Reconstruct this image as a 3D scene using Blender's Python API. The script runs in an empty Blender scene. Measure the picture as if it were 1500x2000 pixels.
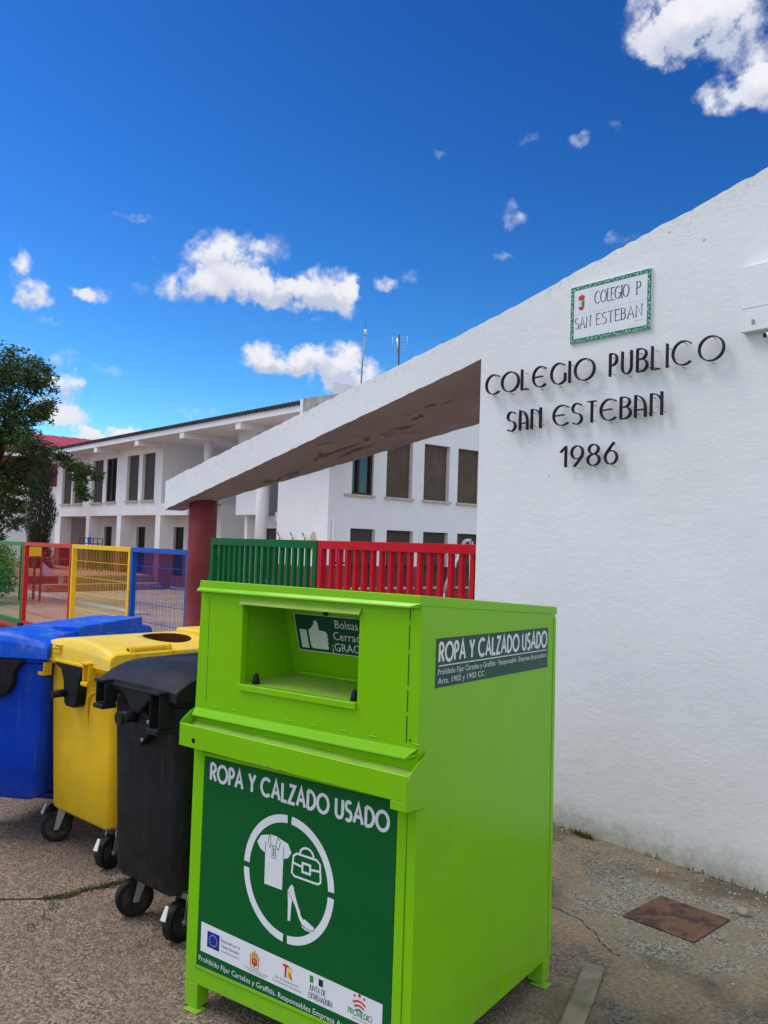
import bpy, bmesh, math, random
from mathutils import Vector, Matrix
R = math.radians
random.seed(7)
SC = bpy.context.scene
COL = SC.collection

# ------------------------------------------------------------------ camera
cam_d = bpy.data.cameras.new("camera")
cam = bpy.data.objects.new("camera", cam_d)
COL.objects.link(cam)
right = Vector((0.64604978, 0.76260998, 0.03233721))
up = Vector((0.01048634, -0.0512289, 0.99863188))
fwd = Vector((-0.76322324, 0.64482681, 0.04109341))
m3 = Matrix((right, up, -fwd)).transposed()
cam.matrix_world = Matrix.Translation((0, 0, 1.7)) @ m3.to_4x4()
cam_d.sensor_fit = 'VERTICAL'
cam_d.sensor_height = 36
cam_d.sensor_width = 27
cam_d.lens = 36 * 1674 / 2000
cam_d.clip_start = 0.05
cam_d.clip_end = 3000
SC.camera = cam

# ------------------------------------------------------------------ light
SUN_EL, SUN_AZ = 56.0, 215.0            # azimuth measured from +X, counter-clockwise
SKY_STRENGTH = 0.11
sd = bpy.data.lights.new("sun", 'SUN')
sd.energy = 1.5
sd.angle = R(28)
sd.color = (1.0, 0.93, 0.84)
sun = bpy.data.objects.new("sun", sd)
COL.objects.link(sun)
sv = Vector((math.cos(R(SUN_AZ)) * math.cos(R(SUN_EL)), math.sin(R(SUN_AZ)) * math.cos(R(SUN_EL)), math.sin(R(SUN_EL))))
sun.rotation_euler = sv.to_track_quat('Z', 'Y').to_euler()
SC.view_settings.view_transform = 'Standard'
SC.view_settings.look = 'None'
SC.view_settings.gamma = 1
SC.view_settings.exposure = 0.36
SC.view_settings.use_curve_mapping = False

# clouds: azimuth, elevation, angular half width, half height, weight
CLOUDS = [(150.96, 18.18, 0.0419, 0.0242, 1), (153.2, 16.25, 0.0305, 0.0163, 1), (149.55, 16.57, 0.0511, 0.0192, 1), (146.82, 16.28, 0.046, 0.0167, 1), (144.44, 16.74, 0.0346, 0.0211, 1), (142.96, 16.01, 0.0174, 0.0157, 0.9), (147.96, 19.04, 0.0214, 0.014, 0.45), (121.22, 31.03, 0.0446, 0.0323, 1), (118.75, 31.2, 0.0366, 0.0297, 1), (122.15, 30.13, 0.0288, 0.0221, 0.8), (117.04, 28.44, 0.0252, 0.0243, 0.7), (118.37, 27.06, 0.0236, 0.0147, 0.8), (116.14, 27.27, 0.0206, 0.018, 0.9), (148.19, 12.23, 0.0202, 0.016, 1), (146.98, 11.67, 0.0233, 0.0104, 0.9), (145.91, 12.16, 0.0152, 0.0138, 0.95), (143.4, 11.99, 0.0323, 0.0196, 1), (142.0, 11.28, 0.0324, 0.0186, 1), (143.52, 10.71, 0.0248, 0.0128, 0.7), (163.53, 15.91, 0.0119, 0.0154, 0.9), (162.68, 14.78, 0.0202, 0.0125, 0.9), (159.16, 15.26, 0.0189, 0.008, 0.75), (160.25, 15.46, 0.0072, 0.0063, 0.5), (160.62, 11.03, 0.0167, 0.0092, 0.65), (157.92, 10.66, 0.0129, 0.0072, 0.55), (160.48, 9.47, 0.0147, 0.0121, 0.9), (162.94, 11.14, 0.0091, 0.0086, 0.7), (160.09, 7.6, 0.018, 0.01, 0.8), (161.16, 7.89, 0.0261, 0.0154, 0.7), (157.43, 6.61, 0.0412, 0.0074, 0.95), (159.13, 6.55, 0.016, 0.0078, 0.8), (155.86, 6.81, 0.0334, 0.0057, 0.9), (152.37, 8.46, 0.0239, 0.0063, 0.55), (140.06, 17.18, 0.0127, 0.0078, 0.6), (138.87, 17.85, 0.0115, 0.005, 0.4), (131.82, 21.27, 0.0122, 0.0079, 0.55), (132.01, 22.06, 0.0099, 0.0052, 0.4), (130.83, 25.72, 0.0107, 0.006, 0.5), (127.54, 25.77, 0.0115, 0.0069, 0.5), (124.72, 19.61, 0.017, 0.0058, 0.5), (156.1, 15.74, 0.0108, 0.0076, 0.45), (155.37, 17.37, 0.0076, 0.0096, 0.4), (137.11, 24.96, 0.0088, 0.0046, 0.33), (132.1, 19.37, 0.0101, 0.0049, 0.35), (157.09, 19.92, 0.0237, 0.0036, 0.35), (125.05, 26.27, 0.0082, 0.0053, 0.35), (161.72, 13.38, 0.0128, 0.0037, 0.33), (144.7, 14.62, 0.0058, 0.0045, 0.4)]

class NT:
    """small node-tree helper"""
    def __init__(s, tree):
        s.t = tree
    def n(s, typ, **kw):
        nd = s.t.nodes.new(typ)
        for k, v in kw.items():
            setattr(nd, k, v)
        return nd
    def link(s, a, b):
        s.t.links.new(a, b)
    def put(s, sock, v):
        if isinstance(v, bpy.types.NodeSocket):
            s.t.links.new(v, sock)
        else:
            sock.default_value = v
    def math(s, op, a, b=None, c=None, clamp=False):
        nd = s.n('ShaderNodeMath', operation=op, use_clamp=clamp)
        s.put(nd.inputs[0], a)
        if b is not None: s.put(nd.inputs[1], b)
        if c is not None: s.put(nd.inputs[2], c)
        return nd.outputs[0]
    def vmath(s, op, a, b=None, scale=None):
        nd = s.n('ShaderNodeVectorMath', operation=op)
        s.put(nd.inputs[0], a)
        if b is not None: s.put(nd.inputs[1], b)
        if scale is not None: s.put(nd.inputs['Scale'], scale)
        return nd.outputs['Value'] if op in ('DOT_PRODUCT', 'LENGTH', 'DISTANCE') else nd.outputs[0]
    def noise(s, vec, scale, detail=4, rough=0.55, dist=0.0, out=0):
        nd = s.n('ShaderNodeTexNoise')
        if vec is not None: s.link(vec, nd.inputs['Vector'])
        nd.inputs['Scale'].default_value = scale
        nd.inputs['Detail'].default_value = detail
        nd.inputs['Roughness'].default_value = rough
        nd.inputs['Distortion'].default_value = dist
        return nd.outputs[out]
    def ramp(s, fac, lo, hi, a=0.0, b=1.0, smooth=True):
        nd = s.n('ShaderNodeMapRange', interpolation_type='SMOOTHSTEP' if smooth else 'LINEAR')
        s.put(nd.inputs['Value'], fac)
        s.put(nd.inputs['From Min'], lo); s.put(nd.inputs['From Max'], hi)
        s.put(nd.inputs['To Min'], a); s.put(nd.inputs['To Max'], b)
        return nd.outputs[0]
    def mix(s, fac, a, b, mode='MIX'):
        nd = s.n('ShaderNodeMix', data_type='RGBA', blend_type=mode)
        s.put(nd.inputs['Factor'], fac)
        for sock, v in ((nd.inputs['A'], a), (nd.inputs['B'], b)):
            pass
        ia = [i for i in nd.inputs if i.name == 'A' and i.type == 'RGBA'][0]
        ib = [i for i in nd.inputs if i.name == 'B' and i.type == 'RGBA'][0]
        s.put(ia, (*a, 1) if isinstance(a, tuple) and len(a) == 3 else a)
        s.put(ib, (*b, 1) if isinstance(b, tuple) and len(b) == 3 else b)
        return [o for o in nd.outputs if o.type == 'RGBA'][0]

world = bpy.data.worlds.new("World")
SC.world = world
world.use_nodes = True
wt = NT(world.node_tree)
world.node_tree.nodes.clear()
sky = wt.n('ShaderNodeTexSky', sky_type='NISHITA', sun_disc=False)
sky.sun_elevation = R(SUN_EL)
sky.sun_rotation = R(90 - SUN_AZ)
sky.air_density = 1.0
sky.dust_density = 0.25
sky.ozone_density = 3.0
hs = wt.n('ShaderNodeHueSaturation')
hs.inputs['Saturation'].default_value = 1.25
hs.inputs['Value'].default_value = 1.0
wt.link(sky.outputs[0], hs.inputs['Color'])
gm = wt.n('ShaderNodeGamma')
gm.inputs['Gamma'].default_value = 1.7
wt.link(hs.outputs[0], gm.inputs['Color'])
skyblue = wt.mix(1.0, gm.outputs[0], (0.300, 0.348, 0.318), 'MULTIPLY')
dirn = wt.n('ShaderNodeTexCoord').outputs['Generated']
dirv = wt.vmath('NORMALIZE', dirn)
w1 = wt.noise(dirv, 22, 3, 0.6, out=1)
w2 = wt.noise(dirv, 70, 3, 0.6, out=1)
warp = wt.vmath('ADD', wt.vmath('SCALE', wt.vmath('SUBTRACT', w1, (0.5, 0.5, 0.5)), scale=0.034),
                wt.vmath('SCALE', wt.vmath('SUBTRACT', w2, (0.5, 0.5, 0.5)), scale=0.02))
dw = wt.vmath('ADD', dirv, warp)
acc = None
low = None
for az, el, ru, rv, wgt in CLOUDS:
    if wgt < 0.6: wgt *= 0.78
    c = Vector((math.cos(R(az)) * math.cos(R(el)), math.sin(R(az)) * math.cos(R(el)), math.sin(R(el))))
    r_ = c.cross(Vector((0, 0, 1))).normalized()
    u_ = r_.cross(c)
    a = wt.vmath('DOT_PRODUCT', dw, tuple(r_ / (ru * 1.34)))
    b = wt.vmath('DOT_PRODUCT', dw, tuple(u_ / (rv * 1.34)))
    d2 = wt.math('MULTIPLY_ADD', a, a, wt.math('MULTIPLY', b, b))
    f_ = wt.math('SUBTRACT', 1.0, d2, clamp=True)
    acc = wt.math('MULTIPLY', f_, wgt) if acc is None else wt.math('MULTIPLY_ADD', f_, wgt, acc)
    # how high inside the cloud we are: tops stay whiter than bases
    if wgt >= 0.85:
        g_ = wt.math('MULTIPLY', f_, b)
        low = g_ if low is None else wt.math('ADD', low, g_)
n1 = wt.noise(dirv, 34, 8, 0.62)
n2 = wt.noise(dirv, 9, 5, 0.55)
alpha = wt.ramp(wt.math('MULTIPLY', acc, wt.ramp(n1, 0.30, 0.70, 0.03, 1.9, False)), 0.05, 1.08)
# broad unseen cloud sheet overhead and behind the viewer, added as white fill light
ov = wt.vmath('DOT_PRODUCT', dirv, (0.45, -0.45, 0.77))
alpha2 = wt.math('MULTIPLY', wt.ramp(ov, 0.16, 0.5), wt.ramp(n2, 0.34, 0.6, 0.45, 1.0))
shade = wt.ramp(low, -0.55, 0.25, 0.0, 1.0)
ccol = wt.mix(wt.math('MULTIPLY_ADD', n1, 0.9, wt.math('MULTIPLY_ADD', shade, 0.9, -0.55), clamp=True), (3.9, 4.3, 5.3), (6.6, 6.6, 6.9))
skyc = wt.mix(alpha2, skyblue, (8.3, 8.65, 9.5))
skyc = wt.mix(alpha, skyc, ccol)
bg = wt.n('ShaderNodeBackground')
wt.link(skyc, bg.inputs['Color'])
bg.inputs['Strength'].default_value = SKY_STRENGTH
wo = wt.n('ShaderNodeOutputWorld')
wt.link(bg.outputs[0], wo.inputs['Surface'])

# ------------------------------------------------------------------ materials
MATS = {}
def lin(r, g, b):
    f = lambda c: (c / 255) / 12.92 if c / 255 <= 0.04045 else (((c / 255) + 0.055) / 1.055) ** 2.4
    return (f(r), f(g), f(b))

def newmat(name):
    m = bpy.data.materials.new(name)
    m.use_nodes = True
    t = NT(m.node_tree)
    bsdf = m.node_tree.nodes['Principled BSDF']
    MATS[name] = m
    return m, t, bsdf

def pmat(name, col, rough=0.5, var=0.08, vscale=6.0, bump=0.0, bscale=60.0, coat=0.0, metal=0.0, spec=0.22, dust=None, dust_amt=0.0, foot=None):
    """painted / plastic / metal surface with small uneven colour, roughness and bump"""
    m, t, b = newmat(name)
    co = t.n('ShaderNodeTexCoord').outputs['Object']
    n = t.noise(co, vscale, 5, 0.6)
    dark = tuple(c * (1 - var) for c in col); lite = tuple(min(1, c * (1 + var)) for c in col)
    c = t.mix(t.ramp(n, 0.3, 0.7), dark, lite)
    if dust:
        d = t.math('MULTIPLY', t.ramp(t.noise(co, vscale * 2.3, 7, 0.7), 0.45, 0.75), dust_amt)
        c = t.mix(d, c, dust)
    if foot:
        # soil splashed on the lowest part, and faint run marks
        zz = t.n('ShaderNodeSeparateXYZ'); t.link(co, zz.inputs[0])
        sp_ = t.math('MULTIPLY', t.ramp(zz.outputs['Z'], 0.0, 0.40, 1, 0), t.ramp(t.noise(co, 16, 7, 0.72), 0.38, 0.66))
        c = t.mix(t.math('MULTIPLY', sp_, foot), c, (0.20, 0.16, 0.11))
        runs = t.ramp(t.noise(t.vmath('MULTIPLY', co, (1, 1, 0.07)), 26, 5, 0.65), 0.57, 0.72)
        c = t.mix(t.math('MULTIPLY', runs, foot * 0.30), c, (0.22, 0.20, 0.14))
    t.link(c, b.inputs['Base Color'])
    t.link(t.ramp(t.noise(co, vscale * 3, 4, 0.6), 0.3, 0.7, max(0.02, rough - 0.07), min(1, rough + 0.07)), b.inputs['Roughness'])
    b.inputs['Metallic'].default_value = metal
    b.inputs['Specular IOR Level'].default_value = spec
    if coat:
        b.inputs['Coat Weight'].default_value = coat
        b.inputs['Coat Roughness'].default_value = 0.12
    if bump:
        bn = t.n('ShaderNodeBump')
        bn.inputs['Strength'].default_value = bump
        bn.inputs['Distance'].default_value = 0.01
        t.link(t.noise(co, bscale, 5, 0.6), bn.inputs['Height'])
        t.link(bn.outputs[0], b.inputs['Normal'])
    return m

def plaster(name, col, grime=True, bump=0.55, base_z=0.0):
    m, t, b = newmat(name)
    geo = t.n('ShaderNodeNewGeometry').outputs['Position']
    sep = t.n('ShaderNodeSeparateXYZ'); t.link(geo, sep.inputs[0])
    big = t.noise(geo, 1.3, 5, 0.6)
    fine = t.noise(geo, 14, 8, 0.7)
    c = t.mix(t.ramp(big, 0.3, 0.7), tuple(x * 0.93 for x in col), col)
    c = t.mix(t.ramp(fine, 0.57, 0.80, 0, 0.30), c, tuple(x * 0.66 for x in col))
    # hairline cracks / trowel marks
    vor = t.n('ShaderNodeTexVoronoi', feature='DISTANCE_TO_EDGE')
    wv = t.vmath('ADD', geo, t.vmath('SCALE', t.noise(geo, 3, 5, 0.7, out=1), scale=0.55))
    t.link(wv, vor.inputs['Vector']); vor.inputs['Scale'].default_value = 1.25
    crack = t.math('MULTIPLY', t.ramp(vor.outputs[0], 0.0, 0.007, 1, 0), t.ramp(t.math('ADD', t.noise(geo, 1.1, 3, 0.5), t.ramp(sep.outputs['Z'], 2.9, 3.4, 0, 0.12)), 0.60, 0.72))
    # pitted spots
    vs = t.n('ShaderNodeTexVoronoi'); t.link(geo, vs.inputs['Vector']); vs.inputs['Scale'].default_value = 7
    spot = t.math('MULTIPLY', t.ramp(t.math('ADD', vs.outputs['Distance'], t.math('MULTIPLY', fine, 0.12)), 0.09, 0.15, 1, 0), t.ramp(t.math('ADD', t.noise(geo, 2.2, 3, 0.5), t.ramp(sep.outputs['Z'], 2.3, 3.3, 0, 0.08)), 0.54, 0.66))
    if grime:
        c = t.mix(t.math('MULTIPLY', crack, 0.32), c, (0.22, 0.19, 0.15))
        c = t.mix(t.math('MULTIPLY', spot, 0.55), c, (0.30, 0.27, 0.23))
        # weathered upper edge
        edge = t.math('SUBTRACT', t.math('MULTIPLY_ADD', sep.outputs['X'], 0.215, 4.207), sep.outputs['Z'])
        worn = t.math('MULTIPLY', t.ramp(edge, 0.0, 0.11, 1, 0), t.ramp(t.noise(geo, 30, 8, 0.75), 0.50, 0.68))
        c = t.mix(t.math('MULTIPLY', worn, 0.42), c, (0.26, 0.23, 0.20))
        # dirt and algae splashed up from the soil
        foot = t.ramp(t.math('ADD', sep.outputs['Z'], t.math('MULTIPLY', fine, 0.30)), base_z + 0.10, base_z + 0.36, 1, 0)
        c = t.mix(t.math('MULTIPLY', foot, 0.75), c, (0.20, 0.19, 0.11))
        foot2 = t.ramp(t.math('ADD', sep.outputs['Z'], t.math('MULTIPLY', big, 0.9)), base_z + 0.45, base_z + 1.3, 1, 0)
        c = t.mix(t.math('MULTIPLY', foot2, 0.16), c, (0.33, 0.34, 0.28))
    t.link(c, b.inputs['Base Color'])
    b.inputs['Roughness'].default_value = 0.85
    b.inputs['Specular IOR Level'].default_value = 0.25
    wave = t.noise(t.vmath('MULTIPLY', geo, (1, 1, 1.7)), 8, 9, 0.70)
    h = t.math('ADD', t.math('MULTIPLY', wave, 1.0), t.math('MULTIPLY', t.noise(geo, 75, 5, 0.65), 0.22))
    h = t.math('SUBTRACT', h, t.math('MULTIPLY', spot, 0.5))
    h = t.math('SUBTRACT', h, t.math('MULTIPLY', crack, 0.3))
    bn = t.n('ShaderNodeBump'); bn.inputs['Strength'].default_value = bump; bn.inputs['Distance'].default_value = 0.02
    t.link(h, bn.inputs['Height']); t.link(bn.outputs[0], b.inputs['Normal'])
    return m

plaster('white_plaster', (0.775, 0.785, 0.80), bump=0.21)
plaster('far_plaster', (0.85, 0.85, 0.875), grime=False, bump=0.12)
plaster('pale_plaster', (0.80, 0.82, 0.87), grime=False, bump=0.12)
GREEN = (0.20, 0.53, 0.004)
pmat('lime_paint', GREEN, 0.17, 0.05, 1.6, 0.012, 1.6, spec=0.20, dust=(0.25, 0.44, 0.06), dust_amt=0.15, foot=0.35)
pmat('lime_dusty', (0.27, 0.47, 0.05), 0.6, 0.10, 7, 0.05, 30, dust=(0.33, 0.36, 0.14), dust_amt=0.7)
pmat('panel_green', (0.004, 0.105, 0.024), 0.35, 0.06, 3, spec=0.12)
pmat('sticker_green', (0.010, 0.072, 0.045), 0.35, 0.06, 3)
pmat('sign_white', (0.72, 0.74, 0.78), 0.45, 0.03, 8)
pmat('sign_dark', (0.02, 0.02, 0.028), 0.5, 0.05)
pmat('sign_grey', (0.22, 0.22, 0.25), 0.5, 0.05)
pmat('eu_blue', (0.012, 0.02, 0.30), 0.45, 0.04)
pmat('eu_yellow', (0.75, 0.55, 0.05), 0.45, 0.04)
pmat('crest_red', (0.50, 0.06, 0.03), 0.45, 0.1)
pmat('crest_gold', (0.62, 0.30, 0.06), 0.45, 0.1)
pmat('logo_red', (0.62, 0.03, 0.04), 0.45, 0.05)
pmat('logo_green', (0.02, 0.26, 0.06), 0.45, 0.05)
pmat('black_rubber', (0.012, 0.012, 0.013), 0.6, 0.15, 10, 0.1, 60)
pmat('black_plastic', (0.013, 0.014, 0.017), 0.45, 0.2, 6, 0.10, 90, dust=(0.05, 0.045, 0.04), dust_amt=0.25, spec=0.12, foot=0.3)
pmat('yellow_plastic', (0.80, 0.50, 0.010), 0.42, 0.05, 4, 0.06, 70, dust=(0.50, 0.36, 0.08), dust_amt=0.35, foot=0.5)
pmat('yellow_lid', (0.82, 0.55, 0.03), 0.42, 0.06, 4, 0.06, 70, dust=(0.62, 0.50, 0.22), dust_amt=0.8)
pmat('blue_plastic', (0.0015, 0.046, 0.46), 0.40, 0.08, 4, 0.06, 70, dust=(0.05, 0.09, 0.28), dust_amt=0.3, spec=0.12, foot=0.5)
pmat('blue_lid', (0.002, 0.085, 0.62), 0.38, 0.06, 4, 0.06, 70, dust=(0.20, 0.28, 0.42), dust_amt=0.45, spec=0.12)
pmat('zinc', (0.40, 0.41, 0.42), 0.45, 0.12, 14, 0.1, 50, metal=0.85)
pmat('brake_white', (0.70, 0.72, 0.74), 0.4, 0.06)
pmat('letter_steel', (0.014, 0.015, 0.024), 0.5, 0.3, 30, 0.1, 80)
pmat('rust_pin', (0.20, 0.10, 0.05), 0.8, 0.3, 30)
pmat('maroon_paint', (0.20, 0.036, 0.040), 0.62, 0.10, 3, 0.25, 40, spec=0.12)
pmat('maroon_wall', (0.25, 0.055, 0.055), 0.75, 0.08, 2, 0.2, 30)
pmat('gate_red', (0.55, 0.006, 0.018), 0.45, 0.05, 5, spec=0.12)
pmat('gate_green', (0.003, 0.125, 0.030), 0.45, 0.06, 5, spec=0.12)
pmat('fence_red', (0.56, 0.018, 0.022), 0.35, 0.05, 5, spec=0.12)
pmat('fence_green', (0.012, 0.20, 0.045), 0.38, 0.06, 5, spec=0.12)
pmat('fence_yellow', (0.86, 0.53, 0.012), 0.38, 0.05, 5, spec=0.12)
pmat('fence_blue', (0.006, 0.08, 0.44), 0.38, 0.05, 5, spec=0.12)
pmat('roof_red', (0.42, 0.06, 0.065), 0.5, 0.08, 1)
pmat('roof_slate', (0.055, 0.05, 0.065), 0.7, 0.25, 8, 0.2, 20)
pmat('concrete', (0.36, 0.35, 0.34), 0.85, 0.18, 4, 0.3, 20)
pmat('sill_stone', (0.52, 0.45, 0.38), 0.7, 0.1, 6)
pmat('frame_dark', (0.045, 0.028, 0.020), 0.5, 0.15)
pmat('door_dark', (0.014, 0.010, 0.011), 0.5, 0.2)
pmat('aluminium', (0.62, 0.64, 0.66), 0.35, 0.08, 8, metal=0.6)
pmat('aerial_dark', (0.05, 0.055, 0.08), 0.5, 0.1)
pmat('pink_paint', (0.75, 0.10, 0.28), 0.5, 0.06)
pmat('violet_paint', (0.40, 0.27, 0.36), 0.5, 0.06)
pmat('brick_edge', (0.30, 0.09, 0.055), 0.85, 0.25, 3, 0.3, 20)
pmat('hole_dark', (0.07, 0.018, 0.004), 0.8, 0.2)
pmat('stone_grey', (0.28, 0.24, 0.20), 0.9, 0.25, 25, 0.5, 40)

def mat_soffit():
    m, t, b = newmat('soffit_paint')
    g = t.n('ShaderNodeNewGeometry').outputs['Position']
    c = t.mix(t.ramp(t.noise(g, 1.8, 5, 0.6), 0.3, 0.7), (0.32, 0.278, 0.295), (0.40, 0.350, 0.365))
    # flaked paint with damp concrete showing, in a band along the slab
    s = t.n('ShaderNodeSeparateXYZ'); t.link(g, s.inputs[0])
    n = t.noise(t.vmath('MULTIPLY', g, (1.0, 2.6, 1)), 2.1, 8, 0.66, 0.6)
    mid = t.math('ABSOLUTE', t.math('SUBTRACT', s.outputs['Y'], 4.88))
    band = t.ramp(mid, 0.05, 0.34, 0.12, 0)
    pe = t.ramp(t.math('ADD', n, band), 0.672, 0.690)
    n3 = t.noise(g, 26, 5, 0.7)
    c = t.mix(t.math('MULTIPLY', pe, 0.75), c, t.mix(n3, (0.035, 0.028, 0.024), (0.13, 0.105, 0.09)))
    t.link(c, b.inputs['Base Color']); b.inputs['Roughness'].default_value = 0.9
    bn = t.n('ShaderNodeBump'); bn.inputs['Strength'].default_value = 0.5; bn.inputs['Distance'].default_value = 0.02
    t.link(t.math('SUBTRACT', t.math('MULTIPLY', t.noise(g, 12, 6, 0.6), 0.3), pe), bn.inputs['Height'])
    t.link(bn.outputs[0], b.inputs['Normal'])
mat_soffit()

def mat_shutter(name, col, pitch=0.05):
    m, t, b = newmat(name)
    g = t.n('ShaderNodeNewGeometry').outputs['Position']
    s = t.n('ShaderNodeSeparateXYZ'); t.link(g, s.inputs[0])
    fr = t.math('FRACT', t.math('DIVIDE', s.outputs['Z'], pitch))
    slat = t.ramp(fr, 0.0, 0.22)
    n = t.noise(g, 3, 5, 0.6)
    c = t.mix(t.ramp(n, 0.3, 0.7), tuple(x * 0.8 for x in col), tuple(x * 1.1 for x in col))
    c = t.mix(slat, tuple(x * 0.35 for x in col), c)
    t.link(c, b.inputs['Base Color']); b.inputs['Roughness'].default_value = 0.6
    bn = t.n('ShaderNodeBump'); bn.inputs['Strength'].default_value = 0.6; bn.inputs['Distance'].default_value = 0.01
    t.link(fr, bn.inputs['Height']); t.link(bn.outputs[0], b.inputs['Normal'])
mat_shutter('shutter_brown', (0.105, 0.072, 0.050))
mat_shutter('shutter_dark', (0.062, 0.045, 0.034))

def mat_glass():
    m, t, b = newmat('window_glass')
    b.inputs['Base Color'].default_value = (0.02, 0.03, 0.04, 1)
    b.inputs['Roughness'].default_value = 0.04
    b.inputs['Specular IOR Level'].default_value = 0.6
    b.inputs['IOR'].default_value = 1.55
mat_glass()

def mat_ground():
    m, t, b = newmat('worn_asphalt')
    g = t.n('ShaderNodeNewGeometry').outputs['Position']
    s = t.n('ShaderNodeSeparateXYZ'); t.link(g, s.inputs[0])
    def vor(scale, out='Color'):
        v = t.n('ShaderNodeTexVoronoi'); t.link(g, v.inputs['Vector']); v.inputs['Scale'].default_value = scale
        return v
    v1, v2 = vor(95), vor(210)
    sepc = t.n('ShaderNodeSeparateColor'); t.link(v1.outputs['Color'], sepc.inputs[0])
    sepd = t.n('ShaderNodeSeparateColor'); t.link(v2.outputs['Color'], sepd.inputs[0])
    stone = t.mix(t.ramp(sepc.outputs[0], 0.1, 0.95), (0.080, 0.059, 0.043), (0.43, 0.325, 0.245))
    stone = t.mix(t.ramp(sepc.outputs[1], 0.955, 0.965), stone, (0.50, 0.46, 0.42))
    stone = t.mix(t.ramp(sepc.outputs[2], 0.90, 0.91), stone, (0.035, 0.028, 0.024))
    stone = t.mix(0.48, stone, t.mix(sepd.outputs[0], (0.07, 0.052, 0.040), (0.33, 0.25, 0.19)))
    big = t.noise(g, 0.9, 5, 0.6)
    mid = t.noise(g, 4.5, 6, 0.65)
    asph = t.mix(t.ramp(mid, 0.35, 0.7, 0, 0.55), stone, (0.185, 0.138, 0.102))
    asph = t.mix(t.ramp(big, 0.55, 0.72, 0, 0.5), asph, (0.075, 0.060, 0.050))
    # sandy soil washed over the old asphalt towards the white wall
    side = t.math('ADD', t.math('MULTIPLY', s.outputs['X'], 0.8), t.math('MULTIPLY', s.outputs['Y'], 0.62))
    zone = t.ramp(t.math('ADD', side, t.math('MULTIPLY', t.math('SUBTRACT', mid, 0.5), 1.5)), -0.55, 0.05)
    soil_n = t.noise(g, 3.1, 7, 0.68, 0.5)
    sand = t.mix(t.ramp(t.noise(g, 55, 5, 0.75), 0.3, 0.72), (0.135, 0.102, 0.068), (0.310, 0.245, 0.165))
    grey = t.mix(t.ramp(sepc.outputs[0], 0.15, 0.9), (0.085, 0.075, 0.058), (0.20, 0.185, 0.150))
    soil = t.mix(t.ramp(soil_n, 0.36, 0.60), grey, sand)
    damp = t.ramp(t.noise(g, 1.9, 5, 0.6), 0.46, 0.62)
    soil = t.mix(t.math('MULTIPLY', damp, 0.62), soil, (0.075, 0.062, 0.045))
    moss = t.math('MULTIPLY', t.ramp(t.noise(g, 5.5, 6, 0.7), 0.57, 0.68), 0.5)
    soil = t.mix(moss, soil, (0.085, 0.092, 0.058))
    # the old concrete collar round the inspection cover
    cv_ = t.vmath('MULTIPLY', t.vmath('SUBTRACT', g, (-2.20, 3.72, 0.0)), (1.35, 1.75, 1.0))
    dist = t.math('ADD', t.vmath('LENGTH', cv_), t.math('MULTIPLY', t.math('SUBTRACT', t.noise(g, 3.4, 7, 0.68), 0.5), 1.0))
    coll = t.ramp(dist, 0.62, 0.86, 1, 0)
    cc = t.mix(t.ramp(sepc.outputs[1], 0.1, 0.95), (0.085, 0.082, 0.062), (0.24, 0.24, 0.205))
    cc = t.mix(t.ramp(sepd.outputs[2], 0.93, 0.95), cc, (0.42, 0.42, 0.40))
    cc = t.mix(t.ramp(mid, 0.42, 0.62, 0, 0.8), cc, (0.19, 0.155, 0.105))
    soil = t.mix(t.math('MULTIPLY', coll, 0.9), soil, cc)
    c = t.mix(zone, asph, soil)
    t.link(c, b.inputs['Base Color']); b.inputs['Roughness'].default_value = 0.93
    b.inputs['Specular IOR Level'].default_value = 0.2
    h = t.math('ADD', t.math('MULTIPLY', v1.outputs['Distance'], -0.9), t.math('MULTIPLY', t.noise(g, 40, 6, 0.7), 0.7))
    h = t.math('ADD', h, t.math('MULTIPLY', mid, 1.2))
    bn = t.n('ShaderNodeBump'); bn.inputs['Strength'].default_value = 0.6; bn.inputs['Distance'].default_value = 0.010
    t.link(h, bn.inputs['Height']); t.link(bn.outputs[0], b.inputs['Normal'])
mat_ground()

def mat_yard():
    m, t, b = newmat('yard_paving')
    g = t.n('ShaderNodeNewGeometry').outputs['Position']
    br = t.n('ShaderNodeTexBrick'); t.link(g, br.inputs['Vector'])
    br.inputs['Scale'].default_value = 1.0
    br.inputs['Brick Width'].default_value = 0.8; br.inputs['Row Height'].default_value = 0.8
    br.inputs['Mortar Size'].default_value = 0.02
    br.inputs['Color1'].default_value = (0.36, 0.235, 0.155, 1); br.inputs['Color2'].default_value = (0.29, 0.185, 0.12, 1)
    br.inputs['Mortar'].default_value = (0.16, 0.12, 0.09, 1)
    s = t.n('ShaderNodeSeparateXYZ'); t.link(g, s.inputs[0])
    n = t.noise(g, 0.6, 6, 0.65)
    c = t.mix(t.ramp(n, 0.4, 0.65, 0, 0.8), br.outputs[0], (0.34, 0.27, 0.19))
    c = t.mix(t.ramp(t.noise(g, 1.2, 5, 0.6), 0.56, 0.66, 0, 0.6), c, (0.12, 0.09, 0.07))
    t.link(c, b.inputs['Base Color']); b.inputs['Roughness'].default_value = 0.9
mat_yard()

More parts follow.
